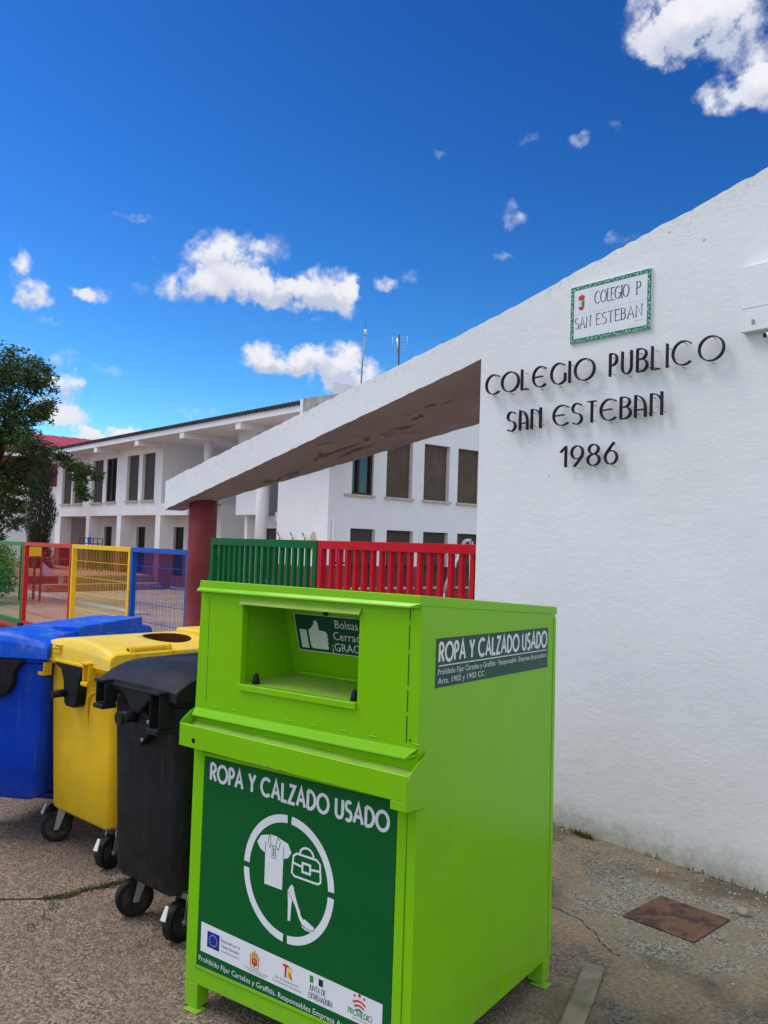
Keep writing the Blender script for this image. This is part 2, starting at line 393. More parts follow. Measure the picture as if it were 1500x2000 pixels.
def mat_brick():
    m, t, b = newmat('terrace_brick')
    g = t.n('ShaderNodeNewGeometry').outputs['Position']
    s = t.n('ShaderNodeSeparateXYZ'); t.link(g, s.inputs[0])
    cb = t.n('ShaderNodeCombineXYZ')
    t.link(t.math('ADD', s.outputs['X'], s.outputs['Y']), cb.inputs[0]); t.link(s.outputs['Z'], cb.inputs[1])
    br = t.n('ShaderNodeTexBrick'); t.link(cb.outputs[0], br.inputs['Vector'])
    br.inputs['Scale'].default_value = 1.0; br.inputs['Brick Width'].default_value = 0.25; br.inputs['Row Height'].default_value = 0.07
    br.inputs['Mortar Size'].default_value = 0.01
    br.inputs['Color1'].default_value = (0.36, 0.13, 0.07, 1); br.inputs['Color2'].default_value = (0.28, 0.09, 0.055, 1)
    br.inputs['Mortar'].default_value = (0.30, 0.24, 0.18, 1)
    t.link(br.outputs[0], b.inputs['Base Color']); b.inputs['Roughness'].default_value = 0.9
mat_brick()

def mat_rust():
    m, t, b = newmat('rusty_iron')
    co = t.n('ShaderNodeTexCoord').outputs['Object']
    n = t.noise(co, 7, 7, 0.7)
    c = t.mix(t.ramp(n, 0.42, 0.56), (0.045, 0.020, 0.015), (0.125, 0.064, 0.038))
    c = t.mix(t.ramp(t.noise(co, 60, 4, 0.7), 0.55, 0.75, 0, 0.6), c, (0.22, 0.14, 0.09))
    t.link(c, b.inputs['Base Color']); b.inputs['Roughness'].default_value = 0.88
    bn = t.n('ShaderNodeBump'); bn.inputs['Strength'].default_value = 0.5; bn.inputs['Distance'].default_value = 0.01
    t.link(t.noise(co, 70, 5, 0.7), bn.inputs['Height']); t.link(bn.outputs[0], b.inputs['Normal'])
mat_rust()

def mat_kerb():
    m, t, b = newmat('weathered_concrete')
    co = t.n('ShaderNodeTexCoord').outputs['Object']
    n = t.noise(co, 6, 7, 0.7)
    c = t.mix(t.ramp(n, 0.35, 0.65), (0.15, 0.125, 0.085), (0.27, 0.235, 0.165))
    c = t.mix(t.ramp(t.noise(co, 90, 4, 0.7), 0.58, 0.72, 0, 0.6), c, (0.08, 0.068, 0.05))
    t.link(c, b.inputs['Base Color']); b.inputs['Roughness'].default_value = 0.95
    bn = t.n('ShaderNodeBump'); bn.inputs['Strength'].default_value = 0.6; bn.inputs['Distance'].default_value = 0.01
    t.link(t.noise(co, 50, 6, 0.75), bn.inputs['Height']); t.link(bn.outputs[0], b.inputs['Normal'])
mat_kerb()

def mat_leaf(name, a, bcol, trans=0.25):
    m, t, b = newmat(name)
    oi = t.n('ShaderNodeNewGeometry')
    n = t.noise(oi.outputs['Position'], 1.3, 4, 0.6)
    v = t.math('ADD', t.math('MULTIPLY', oi.outputs['Random Per Island'], 0.6), t.math('MULTIPLY', n, 0.4))
    c = t.mix(t.ramp(v, 0.2, 0.8), a, bcol)
    t.link(c, b.inputs['Base Color']); b.inputs['Roughness'].default_value = 0.55
    tr = t.n('ShaderNodeBsdfTranslucent'); t.link(c, tr.inputs[0])
    ms = t.n('ShaderNodeMixShader'); ms.inputs[0].default_value = trans
    t.link(b.outputs[0], ms.inputs[1]); t.link(tr.outputs[0], ms.inputs[2])
    out = [x for x in m.node_tree.nodes if x.type == 'OUTPUT_MATERIAL'][0]
    t.link(ms.outputs[0], out.inputs['Surface'])
mat_leaf('tree_leaf', (0.024, 0.055, 0.013), (0.080, 0.150, 0.035))
mat_leaf('cypress_leaf', (0.014, 0.028, 0.010), (0.042, 0.060, 0.022), 0.1)
mat_leaf('bush_leaf', (0.025, 0.085, 0.010), (0.060, 0.150, 0.022))
mat_leaf('gold_leaf', (0.14, 0.16, 0.015), (0.34, 0.33, 0.03))
mat_leaf('weed_leaf', (0.060, 0.075, 0.022), (0.15, 0.15, 0.055))
pmat('bark', (0.060, 0.048, 0.036), 0.9, 0.25, 10, 0.6, 30)

# ------------------------------------------------------------------ mesh helpers
class MB:
    def __init__(s):
        s.v, s.f, s.mi, s.sm, s.mats = [], [], [], [], []
        s.cuts = []
    def _m(s, mat):
        if mat is None: return 0
        if mat not in s.mats: s.mats.append(mat)
        return s.mats.index(mat)
    def face(s, pts, mat=None, smooth=False):
        i = len(s.v)
        s.v += [tuple(p) for p in pts]
        s.f.append(list(range(i, i + len(pts)))); s.mi.append(s._m(mat)); s.sm.append(smooth)
        return s
    def cut(s):
        s.cuts.append((len(s.v), len(s.f))); return s
    def box(s, a, b, mat=None, M=None):
        s.cut()
        x0, y0, z0 = a; x1, y1, z1 = b
        P = [Vector(p) for p in ((x0, y0, z0), (x1, y0, z0), (x1, y1, z0), (x0, y1, z0), (x0, y0, z1), (x1, y0, z1), (x1, y1, z1), (x0, y1, z1))]
        if M is not None: P = [M @ p for p in P]
        i = len(s.v); s.v += [tuple(p) for p in P]
        for q in ((3, 2, 1, 0), (4, 5, 6, 7), (0, 1, 5, 4), (1, 2, 6, 5), (2, 3, 7, 6), (3, 0, 4, 7)):
            s.f.append([i + k for k in q]); s.mi.append(s._m(mat)); s.sm.append(False)
        return s
    def hexa(s, P, mat=None):
        s.cut()
        i = len(s.v); s.v += [tuple(p) for p in P]
        for q in ((3, 2, 1, 0), (4, 5, 6, 7), (0, 1, 5, 4), (1, 2, 6, 5), (2, 3, 7, 6), (3, 0, 4, 7)):
            s.f.append([i + k for k in q]); s.mi.append(s._m(mat)); s.sm.append(False)
        return s
    def prism(s, poly, axis, a, b, mat=None, M=None):
        """poly: 2-D outline; axis 'x','y','z' it is extruded along from a to b"""
        s.cut()
        def p3(p, h):
            q = {'x': (h, p[0], p[1]), 'y': (p[0], h, p[1]), 'z': (p[0], p[1], h)}[axis]
            return tuple(M @ Vector(q)) if M is not None else q
        n = len(poly); i = len(s.v)
        s.v += [p3(p, a) for p in poly] + [p3(p, b) for p in poly]
        s.f.append([i + k for k in range(n)]); s.f.append([i + n + k for k in reversed(range(n))])
        for k in range(n):
            s.f.append([i + (k + 1) % n, i + k, i + n + k, i + n + (k + 1) % n])
        s.mi += [s._m(mat)] * (n + 2); s.sm += [False] * (n + 2)
        return s
    def loft(s, rings, mat=None, cap0=True, cap1=True, smooth=True):
        s.cut()
        n = len(rings[0]); i = len(s.v)
        for r in rings: s.v += [tuple(p) for p in r]
        for k in range(len(rings) - 1):
            for j in range(n):
                s.f.append([i + k * n + j, i + k * n + (j + 1) % n, i + (k + 1) * n + (j + 1) % n, i + (k + 1) * n + j])
                s.mi.append(s._m(mat)); s.sm.append(smooth)
        if cap0: s.f.append([i + j for j in reversed(range(n))]); s.mi.append(s._m(mat)); s.sm.append(False)
        if cap1: s.f.append([i + (len(rings) - 1) * n + j for j in range(n)]); s.mi.append(s._m(mat)); s.sm.append(False)
        return s
    def tube(s, pts, rad, n=8, mat=None, caps=True, smooth=True):
        pts = [Vector(p) for p in pts]
        rads = rad if isinstance(rad, (list, tuple)) else [rad] * len(pts)
        rings = []
        ref = None
        for k, p in enumerate(pts):
            d = (pts[min(k + 1, len(pts) - 1)] - pts[max(k - 1, 0)]).normalized()
            if ref is None:
                ref = Vector((0, 0, 1)) if abs(d.z) < 0.9 else Vector((1, 0, 0))
            a = d.cross(ref).normalized(); b = d.cross(a).normalized()
            ref = a.cross(d) if a.length else ref
            rings.append([p + (a * math.cos(2 * math.pi * j / n) + b * math.sin(2 * math.pi * j / n)) * rads[k] for j in range(n)])
        return s.loft(rings, mat, caps, caps, smooth)
    def build(s, name, mat=None, parent=None, bevel=0.0, seg=2, loc=None, weld=False):
        me = bpy.data.meshes.new(name)
        me.from_pydata(s.v, [], s.f)
        ml = s.mats or [mat]
        for mm in ml: me.materials.append(MATS[mm if mm else mat])
        for p, k, sm in zip(me.polygons, s.mi, s.sm):
            p.material_index = k; p.use_smooth = sm
        bm = bmesh.new(); bm.from_mesh(me)
        if weld: bmesh.ops.remove_doubles(bm, verts=bm.verts, dist=1e-5)
        bmesh.ops.recalc_face_normals(bm, faces=bm.faces)
        bm.to_mesh(me); bm.free()
        me.update()
        o = bpy.data.objects.new(name, me)
        COL.objects.link(o)
        if parent: o.parent = parent
        if loc: o.location = loc
        if bevel:
            md = o.modifiers.new('bevel', 'BEVEL'); md.width = bevel; md.segments = seg; md.limit_method = 'ANGLE'; md.angle_limit = R(35)
            md.harden_normals = False
        return o

def each(mb, name, mat, parent, bevel=0.0, seg=1):
    """build every primitive collected in mb as an object of its own"""
    cs = mb.cuts + [(len(mb.v), len(mb.f))]
    out = []
    for (v0, f0), (v1, f1) in zip(cs, cs[1:]):
        p = MB(); p.v = mb.v[v0:v1]; p.f = [[i - v0 for i in f] for f in mb.f[f0:f1]]; p.mi = mb.mi[f0:f1]; p.sm = mb.sm[f0:f1]; p.mats = list(mb.mats)
        out.append(p.build(name, mat, parent, bevel, seg))
    return out

def tag(o, label=None, cat=None, group=None, kind=None):
    if label: o['label'] = label
    if cat: o['category'] = cat
    if group: o['group'] = group
    if kind: o['kind'] = kind
    return o

def thing(name, label, cat, loc=(0, 0, 0), rz=0.0, group=None):
    o = bpy.data.objects.new(name, None)
    o.empty_display_size = 0.2
    COL.objects.link(o)
    o.location = loc; o.rotation_euler = (0, 0, rz)
    return tag(o, label, cat, group)

def copy_tree(o, parent=None):
    c = o.copy(); COL.objects.link(c)
    if parent: c.parent = parent
    for ch in list(o.children): copy_tree(ch, c)
    return c

def bake(o):
    """apply the object's modifiers into its mesh"""
    dg = bpy.context.evaluated_depsgraph_get(); dg.update()
    me = bpy.data.meshes.new_from_object(o.evaluated_get(dg))
    o.modifiers.clear(); o.data = me
    return o

# ---- lettering: strokes in a box of height 1 (x to the right, y up)
def arc(cx, cy, rx, ry, a0, a1, n=14):
    return [(cx + rx * math.cos(R(a0 + (a1 - a0) * k / n)), cy + ry * math.sin(R(a0 + (a1 - a0) * k / n))) for k in range(n + 1)]
def glyph(ch, deco=False):
    """returns (width, strokes); deco = the forms of the steel letters on the wall"""
    if ch == 'C': return .86, [arc(.50, .5, .46, .48, 48, 312, 20)]
    if ch == 'O': return .98, [arc(.49, .5, .46, .48, 90, 450, 28)]
    if ch == 'L': return .48, [[(.06, 1), (.06, .02), (.46, .02)]]
    if ch == 'I': return .12, [[(.06, 1), (.06, 0)]]
    if ch == 'E':
        if deco: return .80, [arc(.48, .5, .44, .48, 48, 312, 20), [(.04, .5), (.58, .52)]]
        return .52, [[(.50, .98), (.06, .98), (.06, .02), (.50, .02)], [(.06, .52), (.44, .52)]]
    if ch == 'G':
        if deco: return .88, [arc(.50, .5, .46, .48, 50, 318, 20) + [(.84, .18), (.84, .50)]]
        return .95, [arc(.50, .5, .46, .48, 45, 345, 22) + [(.95, .46), (.55, .46)]]
    if ch == 'P': return .50, [[(.06, 0), (.06, .98)], [(.06, .98)] + arc(.22, .73, .26, .25, 90, -90, 12) + [(.06, .46)]]
    if ch == 'R': return .60, [[(.06, 0), (.06, .98)], [(.06, .98)] + arc(.26, .74, .26, .24, 90, -90, 12) + [(.06, .50)], [(.26, .50), (.58, 0)]]
    if ch == 'U': return .66, [[(.06, 1), (.06, .30)] + arc(.33, .30, .27, .28, 180, 360, 14) + [(.60, 1)]]
    if ch == 'B': return .54, [[(.06, 0), (.06, .98)], [(.06, .98)] + arc(.22, .76, .24, .22, 90, -90, 10) + [(.06, .54)], [(.20, .54)] + arc(.24, .28, .26, .26, 90, -90, 10) + [(.06, .02)]]
    if ch == 'S':
        return .54, [arc(.28, .745, .22, .235, 40, 270, 12) + arc(.27, .255, .23, .255, 90, -140, 12)[1:]]
    if ch == 'A':
        if deco: return .56, [[(.06, 0), (.06, .98)], [(.06, .98)] + arc(.06, .40, .46, .58, 85, 0, 10) + [(.52, 0)], [(.06, .34), (.50, .34)]]
        return .76, [[(.04, 0), (.38, 1), (.72, 0)], [(.16, .34), (.60, .34)]]
    if ch == 'N':
        if deco: return .60, [[(.06, 0), (.06, .98)], [(.06, .96)] + arc(.10, .60, .42, .36, 85, 5, 8) , [(.54, 1.02), (.54, 0)]]
        return .70, [[(.06, 0), (.06, 1), (.64, 0), (.64, 1)]]
    if ch == 'T': return .60, [[(.30, .98), (.30, 0)], [(.02, .98), (.58, .98)]]
    if ch == 'Y': return .64, [[(.03, 1), (.32, .48), (.61, 1)], [(.32, .50), (.32, 0)]]
    if ch == 'Z': return .58, [[(.05, .98), (.54, .98), (.04, .02), (.56, .02)]]
    if ch == 'D': return .72, [[(.06, 0), (.06, .98)], [(.06, .98)] + arc(.22, .5, .46, .48, 90, -90, 16) + [(.06, .02)]]
    if ch == 'M': return .84, [[(.05, 0), (.14, 1), (.42, .15), (.70, 1), (.79, 0)]]
    if ch == 'J': return .34, [[(.28, 1), (.28, .2)] + arc(.10, .20, .18, .18, 0, -100, 6)]
    if ch == 'X': return .62, [[(.04, 1), (.58, 0)], [(.58, 1), (.04, 0)]]
    if ch == '.': return .16, [[(.06, .06), (.12, .06)]]
    if ch == '1': return .36, [[(.02, .72), (.28, .97), (.28, 0)]]
    if ch == '9': return .62, [arc(.31, .66, .27, .31, 0, 360, 20), [(.58, .66), (.54, .45), (.18, 0)]]
    if ch == '8': return .62, [arc(.31, .755, .22, .22, 0, 360, 18), arc(.31, .26, .27, .265, 0, 360, 20)]
    if ch == '6': return .62, [arc(.31, .32, .27, .31, 0, 360, 20), [(.03, .36), (.10, .54), (.44, 1)]]
    return .3, []

def stroke_quads(pl, w, wfun=None):
    """polyline to a list of left/right offset points"""
    P = []
    for p in pl:
        q = Vector((p[0], p[1]))
        if not P or (q - P[-1]).length > 1e-6: P.append(q)
    closed = (P[0] - P[-1]).length < 1e-6
    L, Rr = [], []
    n = len(P)
    for k in range(n):
        if closed:
            a = P[k] - P[(k - 1) if k > 0 else n - 2]; b = P[(k + 1) if k < n - 1 else 1] - P[k]
        else:
            a = P[k] - P[k - 1] if k > 0 else P[1] - P[0]
            b = P[k + 1] - P[k] if k < n - 1 else P[k] - P[k - 1]
        a = a.normalized(); b = b.normalized()
        d = a + b
        if d.length < 1e-4: d = b
        d.normalize()
        nn = Vector((-d.y, d.x))
        c = max(0.45, nn.dot(Vector((-a.y, a.x))))
        ww = (wfun(d) if wfun else w) * 0.5 / c
        L.append(P[k] + nn * ww); Rr.append(P[k] - nn * ww)
    return L, Rr

def layout(text, deco, gap=.17, space=.42):
    x = 0; out = []
    for ch in text:
        if ch == ' ':
            x += space; continue
        w, st = glyph(ch, deco)
        out.append((ch, x, w, st)); x += w + gap
    return out, x - gap

def flat_text(mb, text, x0, x1, z0, z1, tf, weight=.13, mat=None, wfun=None, gap=.17, space=.42, serif=False, step=0.00012):
    """strokes as a thin sheet; tf(x,z,lift)->3-D point"""
    lay, W = layout(text, False, gap, space)
    sx = (x1 - x0) / W; sz = (z1 - z0)
    k = 0
    for ch, gx, w, st in lay:
        allst = list(st)
        for pl in allst:
            pts = [((gx + p[0]) * sx, p[1] * sz) for p in pl]
            L, Rr = stroke_quads(pts, weight * sz, wfun)
            lift = (k % 4) * step; k += 1
            for i in range(len(L) - 1):
                mb.face([tf(x0 + q.x, z0 + q.y, lift) for q in (L[i], Rr[i], Rr[i + 1], L[i + 1])], mat)
            if serif and len(pl) < 12 and ch not in '.':
                for e in (pl[0], pl[-1]):
                    if abs(e[1]) < .05 or abs(e[1] - 1) < .05:
                        cx, cz = (gx + e[0]) * sx + x0, e[1] * sz + z0
                        hw, hh = .11 * sz, .022 * sz
                        lift = (k % 4) * step; k += 1
                        mb.face([tf(cx - hw, cz - hh, lift), tf(cx + hw, cz - hh, lift), tf(cx + hw, cz + hh, lift), tf(cx - hw, cz + hh, lift)], mat)

def font_text(mb, text, x0, x1, z0, tf, mat, size=None, lift=0.0):
    """small print from the built-in font, fitted between x0 and x1 (or of a given size), base line z0"""
    cu = bpy.data.curves.new('print', 'FONT'); cu.body = text; cu.size = 1.0; cu.resolution_u = 2
    ob = bpy.data.objects.new('print', cu); COL.objects.link(ob)
    dg = bpy.context.evaluated_depsgraph_get(); dg.update()
    me = bpy.data.meshes.new_from_object(ob.evaluated_get(dg))
    bpy.data.objects.remove(ob); bpy.data.curves.remove(cu)
    if not me.vertices: return
    xs = [v.co.x for v in me.vertices]
    w = max(xs) - min(xs)
    sx = (x1 - x0) / w if x1 is not None else size
    sz = size if size else sx
    for p in me.polygons:
        mb.face([tf(x0 + (me.vertices[i].co.x - min(xs)) * sx, z0 + me.vertices[i].co.y * sz, lift) for i in p.vertices], mat)
    bpy.data.meshes.remove(me)

def poly_sheet(mb, pts, tf, mat, lift=0.0):
    mb.face([tf(x, z, lift) for x, z in pts], mat)
def ring_sheet(mb, cx, cz, r0, r1, a0, a1, tf, mat, n=20, lift=0.0, kz=1.0):
    for k in range(n):
        a = R(a0 + (a1 - a0) * k / n); b = R(a0 + (a1 - a0) * (k + 1) / n)
        mb.face([tf(cx + r * math.cos(t), cz + r * math.sin(t) * kz, lift) for r, t in ((r0, a), (r1, a), (r1, b), (r0, b))], mat)
def line_sheet(mb, pl, w, tf, mat, lift=0.0):
    L, Rr = stroke_quads(pl, w)
    for i in range(len(L) - 1):
        mb.face([tf(q.x, q.y, lift) for q in (L[i], Rr[i], Rr[i + 1], L[i + 1])], mat)

# ================================================================== GROUND
g = MB()
def ground_h(x, y): return 0.0
g.face([(-600, -600, 0), (600, -600, 0), (600, 600, 0), (-600, 600, 0)])
tag(g.build('ground', 'worn_asphalt'), kind='structure')
g = MB(); g.face([(-60, 4.9, 0.004), (-2, 4.9, 0.004), (-2, 40, 0.004), (-60, 40, 0.004)])
tag(g.build('schoolyard_paving', 'yard_paving'), kind='structure')

# ================================================================== WHITE GATE WALL
YW = 4.384
gw = thing('entrance_wall', 'white plastered school entrance wall with sloping top and canopy on a maroon column', 'wall', (-4.176, YW, 0))
OX, OY = 4.176, -YW                              # world -> root offsets
def jit(a): return random.uniform(-a, a)
# wall slab
pts = [(-4.176, 0.0)]
n = 26
for k in range(n + 1):
    pts.append((-4.176 + jit(.002), 3.051 * k / n) if k else (-4.176, .001))
front = [(-4.176, -0.05), (4.0, -0.05)]
top = []
x = 4.0
while x > -4.176:
    z = 3.309 + .227 * (x + 4.176) if x < -2.0 else 3.802 + .19 * (x + 2.0)
    top.append((x + jit(.004), z + jit(.006))); x -= .045
top.append((-4.176, 3.309))
w = MB(); w.prism([(px + OX, pz) for px, pz in front + top], 'y', 0.0, .34)
w.build('wall_panel', 'white_plaster', gw)
# canopy: wedge-shaped slab, its white edge flush with the wall
cn = MB()
N = 90
xs = [-4.176 - k * (9.06 - 4.176) / N for k in range(N + 1)]
def ctop(x): return 3.309 + (2.371 - 3.309) * (x + 4.176) / (-9.08 + 4.176)
def cbot(x): return 3.051 + (2.049 - 3.051) * (x + 4.176) / (-9.05 + 4.176)
def cdep(x): return 1.40 + (.235 - 1.40) * (x + 4.176) / (-9.06 + 4.176)
prof = []
for x in xs:
    zt, zb = ctop(x) + jit(.006), cbot(x) + jit(.004)
    prof.append((x, zt, zb, cdep(x)))
for a, b in zip(prof, prof[1:]):
    f0 = [(q[0] + OX, jit(0), q[2]) for q in (a, b)]
    A = lambda q, y, z: (q[0] + OX, y, z)
    cn.face([A(a, 0, a[2]), A(b, 0, b[2]), A(b, 0, b[1]), A(a, 0, a[1])], 'white_plaster')
    cn.face([A(a, 0, a[2]), A(a, a[3], a[2]), A(b, b[3], b[2]), A(b, 0, b[2])], 'soffit_paint')
    cn.face([A(a, 0, a[1]), A(b, 0, b[1]), A(b, b[3], b[1]), A(a, a[3], a[1])], 'white_plaster')
    cn.face([A(a, a[3], a[2]), A(a, a[3], a[1]), A(b, b[3], b[1]), A(b, b[3], b[2])], 'white_plaster')
q = prof[-1]
cn.face([(q[0] + OX, 0, q[2]), (q[0] + OX, q[3], q[2]), (q[0] + OX, q[3], q[1]), (q[0] + OX, 0, q[1])], 'white_plaster')
cn.build('canopy', 'white_plaster', gw, weld=True)
# column
cl = MB()
cx, cy = -8.65 + OX, .27
cl.loft([[(cx + .155 * math.cos(2 * math.pi * k / 40), cy + .155 * math.sin(2 * math.pi * k / 40), z) for k in range(40)] for z in (0.001, .5, .5, 1.29, 1.296, 1.30, 2.30)], smooth=True)
cl.build('column', 'maroon_paint', gw)

# plastered-over box on the wall with a conduit
b = thing('plastered_box', 'white painted metal box fixed high on the entrance wall beside the tile sign', 'box', (-2.24, YW - .05, 2.9))
m = MB(); m.box((0, 0, 0.02), (.62, .05, .355)); m.build('cover', 'white_plaster', b, .006)
m = MB(); m.box((-.004, -.004, 0), (.63, .05, .020)); m.box((0.0, -.002, .125), (.62, -.0005, .130)); m.build('bottom_edge', 'white_plaster', b, .003)
m = MB(); m.tube([(.066, -.002, .052), (.066, -.010, .052)], .007, 10); m.box((.058, -.005, .036), (.074, -.0005, .041)); m.build('lock', 'concrete', b)
b = thing('wall_conduit', 'short white conduit end with dark opening under the painted metal box', 'pipe', (-2.098, YW, 2.862))
m = MB(); m.tube([(0, -.001, 0), (.0, -.05, 0), (.05, -.062, -.006)], .016, 14, caps=True); m.build('pipe_body', 'sign_white', b)
m = MB(); m.tube([(-.001, -.0505, 0), (-.012, -.064, 0)], .0125, 14); m.build('pipe_mouth', 'black_rubber', b)

# ---------------------------------------------------------------- tile sign
ts = thing('tile_sign', 'glazed white tile sign with green border reading COLEGIO P. SAN ESTEBAN', 'sign', (-3.391, YW, 3.03))
TW, TH = .581, .360
m = MB()
m.box((0, -.011, 0), (TW, -.0005, TH)); m.build('mortar_bed', 'white_plaster', ts)
m = MB()
for i in range(4):
    for j in range(2):
        bx = (0.0, .146, .2905, .4355, TW)
        m.box((bx[i] + .0006, -.0135, j * TH / 2 + .0006), (bx[i + 1] - .0006, -.0112, (j + 1) * TH / 2 - .0006))
m.build('tiles', 'tile_white' if 'tile_white' in MATS else 'sign_white', ts)
tf = lambda x, z, l: (x, -.0140 - l, z)
m = MB()
bw = .026
for x0, z0, x1, z1 in ((0, 0, TW, bw), (0, TH - bw, TW, TH), (0, bw, bw, TH - bw), (TW - bw, bw, TW, TH - bw)):
    poly_sheet(m, [(x0, z0), (x1, z0), (x1, z1), (x0, z1)], tf, 'border_green')
pmat('border_green', (0.03, 0.21, 0.115), 0.35, 0.25, 60)
rnd = random.Random(3)
k = 0
def blot(x, z):
    pl = [(x + rnd.uniform(-.004, .004), z + rnd.uniform(-.007, .007))]
    a = rnd.uniform(0, 6.28)
    for _ in range(4):
        a += rnd.uniform(-1.1, 1.1); pl.append((pl[-1][0] + .0032 * math.cos(a), pl[-1][1] + .0032 * math.sin(a)))
    line_sheet(m, pl, rnd.uniform(.0022, .0040), tf, 'sign_white', .0003)
x = .008
while x < TW - .004:
    blot(x, bw / 2); blot(x, TH - bw / 2); x += .0115
z = bw
while z < TH - bw:
    blot(bw / 2, z); blot(TW - bw / 2, z); z += .0115
m.build('green_border', 'border_green', ts)
m = MB()
pen = lambda d: .0022 + .0056 * abs(d.dot(Vector((0.35, 0.94))))
pen2 = lambda d: .0022 + .0050 * abs(d.dot(Vector((0.30, 0.95))))
pmat('tile_ink', (0.055, 0.035, 0.085), 0.35, 0.2, 40)
for word, xa, xb, za, zb_, pn, gp in (('COLEGIO', .182, .430, .222, .300, pen, .12), ('P.', .480, .524, .222, .300, pen, .06), ('SAN', .036, .158, .088, .158, pen2, .12), ('ESTEBAN', .196, .524, .088, .158, pen2, .14)):
    m = MB()
    flat_text(m, word, xa, xb, za, zb_, tf, mat='tile_ink', wfun=pn, gap=gp, serif=True)
    if word == 'ESTEBAN': line_sheet(m, [(.470, .068), (.500, .063), (.528, .070)], .0012, tf, 'tile_ink')
    m.build('lettering', 'tile_ink', ts)
m = MB()
cxx, czz = .083, .0
sh = [(cxx - .022, .262), (cxx + .022, .262), (cxx + .022, .222), (cxx + .012, .206), (cxx, .202), (cxx - .012, .206), (cxx - .022, .222)]
poly_sheet(m, [(cxx - .022, .262), (cxx, .262), (cxx, .228), (cxx - .022, .228)], tf, 'sign_white', .0002)
poly_sheet(m, [(cxx, .262), (cxx + .022, .262), (cxx + .022, .228), (cxx, .228)], tf, 'logo_green', .0002)
poly_sheet(m, [(cxx - .022, .227), (cxx + .022, .227), (cxx + .020, .216), (cxx + .010, .205), (cxx, .202), (cxx - .010, .205), (cxx - .020, .216)], tf, 'logo_red', .0002)
poly_sheet(m, [(cxx - .018, .266), (cxx + .018, .266), (cxx + .026, .288), (cxx + .014, .297), (cxx, .300), (cxx - .014, .297), (cxx - .026, .288)], tf, 'crest_red', .0003)
line_sheet(m, [(cxx - .017, .246), (cxx - .005, .246)], .003, tf, 'logo_green', .0004)
line_sheet(m, [(cxx - .011, .254), (cxx - .011, .236)], .003, tf, 'logo_green', .0005)
line_sheet(m, [(cxx, .298), (cxx, .310)], .003, tf, 'crest_red', .0003)
m.build('coat_of_arms', 'logo_red', ts)

# ---------------------------------------------------------------- steel letters
sl = thing('school_lettering', 'raised black steel strip letters reading COLEGIO PUBLICO SAN ESTEBAN 1986 on the white wall', 'lettering', (-4.07, YW, 2.23))
LINES = [('COLEGIOPUBLICO', 2.770, 2.910, [(-4.068, -3.938), (-3.923, -3.764), (-3.747, -3.68), (-3.65, -3.534), (-3.5, -3.378), (-3.363, -3.340), (-3.313, -3.156), (-3.053, -2.994), (-2.967, -2.893), (-2.864, -2.787), (-2.765, -2.704), (-2.677, -2.653), (-2.633, -2.511), (-2.472, -2.316)]),
         ('SANESTEBAN', 2.502, 2.636, [(-3.862, -3.784), (-3.754, -3.68), (-3.654, -3.569), (-3.474, -3.347), (-3.325, -3.243), (-3.209, -3.138), (-3.113, -2.994), (-2.971, -2.893), (-2.871, -2.793), (-2.767, -2.686)]),
         ('1986', 2.237, 2.370, [(-3.411, -3.358), (-3.325, -3.228), (-3.202, -3.105), (-3.077, -2.98)])]
for txt, z0, z1, ext in LINES:
    for ch, (x0, x1) in zip(txt, ext):
        gw_, st = glyph(ch, True)
        xsA = [p[0] for pl in st for p in pl]; lo, hi = min(xsA), max(xsA)
        wide = hi - lo
        m = MB()
        for si, pl in enumerate(st):
            if wide < .05:
                pts = [((x0 + x1) / 2, z0 + p[1] * (z1 - z0)) for p in pl]
            else:
                pts = [(x0 + .004 + (p[0] - lo) / wide * (x1 - x0 - .012), z0 + p[1] * (z1 - z0)) for p in pl]
            pts = [(p[0] + 4.07 - .015, p[1] - 2.23 + .004) for p in pts]
            L, Rr = stroke_quads(pts, .0062)
            ya, yb = -.054 - si * .0004, -.030 + si * .0004
            for i in range(len(L) - 1):
                a, b_, c, d = L[i], Rr[i], Rr[i + 1], L[i + 1]
                m.face([(q.x, ya, q.y) for q in (a, b_, c, d)])
                m.face([(q.x, yb, q.y) for q in (d, c, b_, a)])
                m.face([(a.x, ya, a.y), (d.x, ya, d.y), (d.x, yb, d.y), (a.x, yb, a.y)])
                m.face([(b_.x, ya, b_.y), (b_.x, yb, b_.y), (c.x, yb, c.y), (c.x, ya, c.y)])
            for e in ((L[0], Rr[0]), (L[-1], Rr[-1])):
                m.face([(e[0].x, ya, e[0].y), (e[1].x, ya, e[1].y), (e[1].x, yb, e[1].y), (e[0].x, yb, e[0].y)])
        lt = m.build('letter', 'letter_steel', sl)
        pins = MB()
        zz0, zz1 = z0 - 2.23, z1 - 2.23
        xm = (x0 + x1) / 2 + 4.055
        if ch in 'COEGSU986': pp = [(xm, zz0 - .004), (xm + .004, zz1 - .006)]
        elif ch in 'ILT1P': pp = [(xm - (0.012 if ch in 'LP' else 0), zz0 + .02), (xm - (0.012 if ch in 'LP' else 0), zz1 - .02)]
        else: pp = [(x0 + 4.060, zz0 + .03), (x1 + 4.048, zz0 + .03), (x0 + 4.065, zz1 - .02)]
        for px, pz in pp:
            pins.tube([(px, -.036, pz), (px, -.001, pz - .001)],   .0018, 6)
        each(pins, 'pin', 'rust_pin', lt)

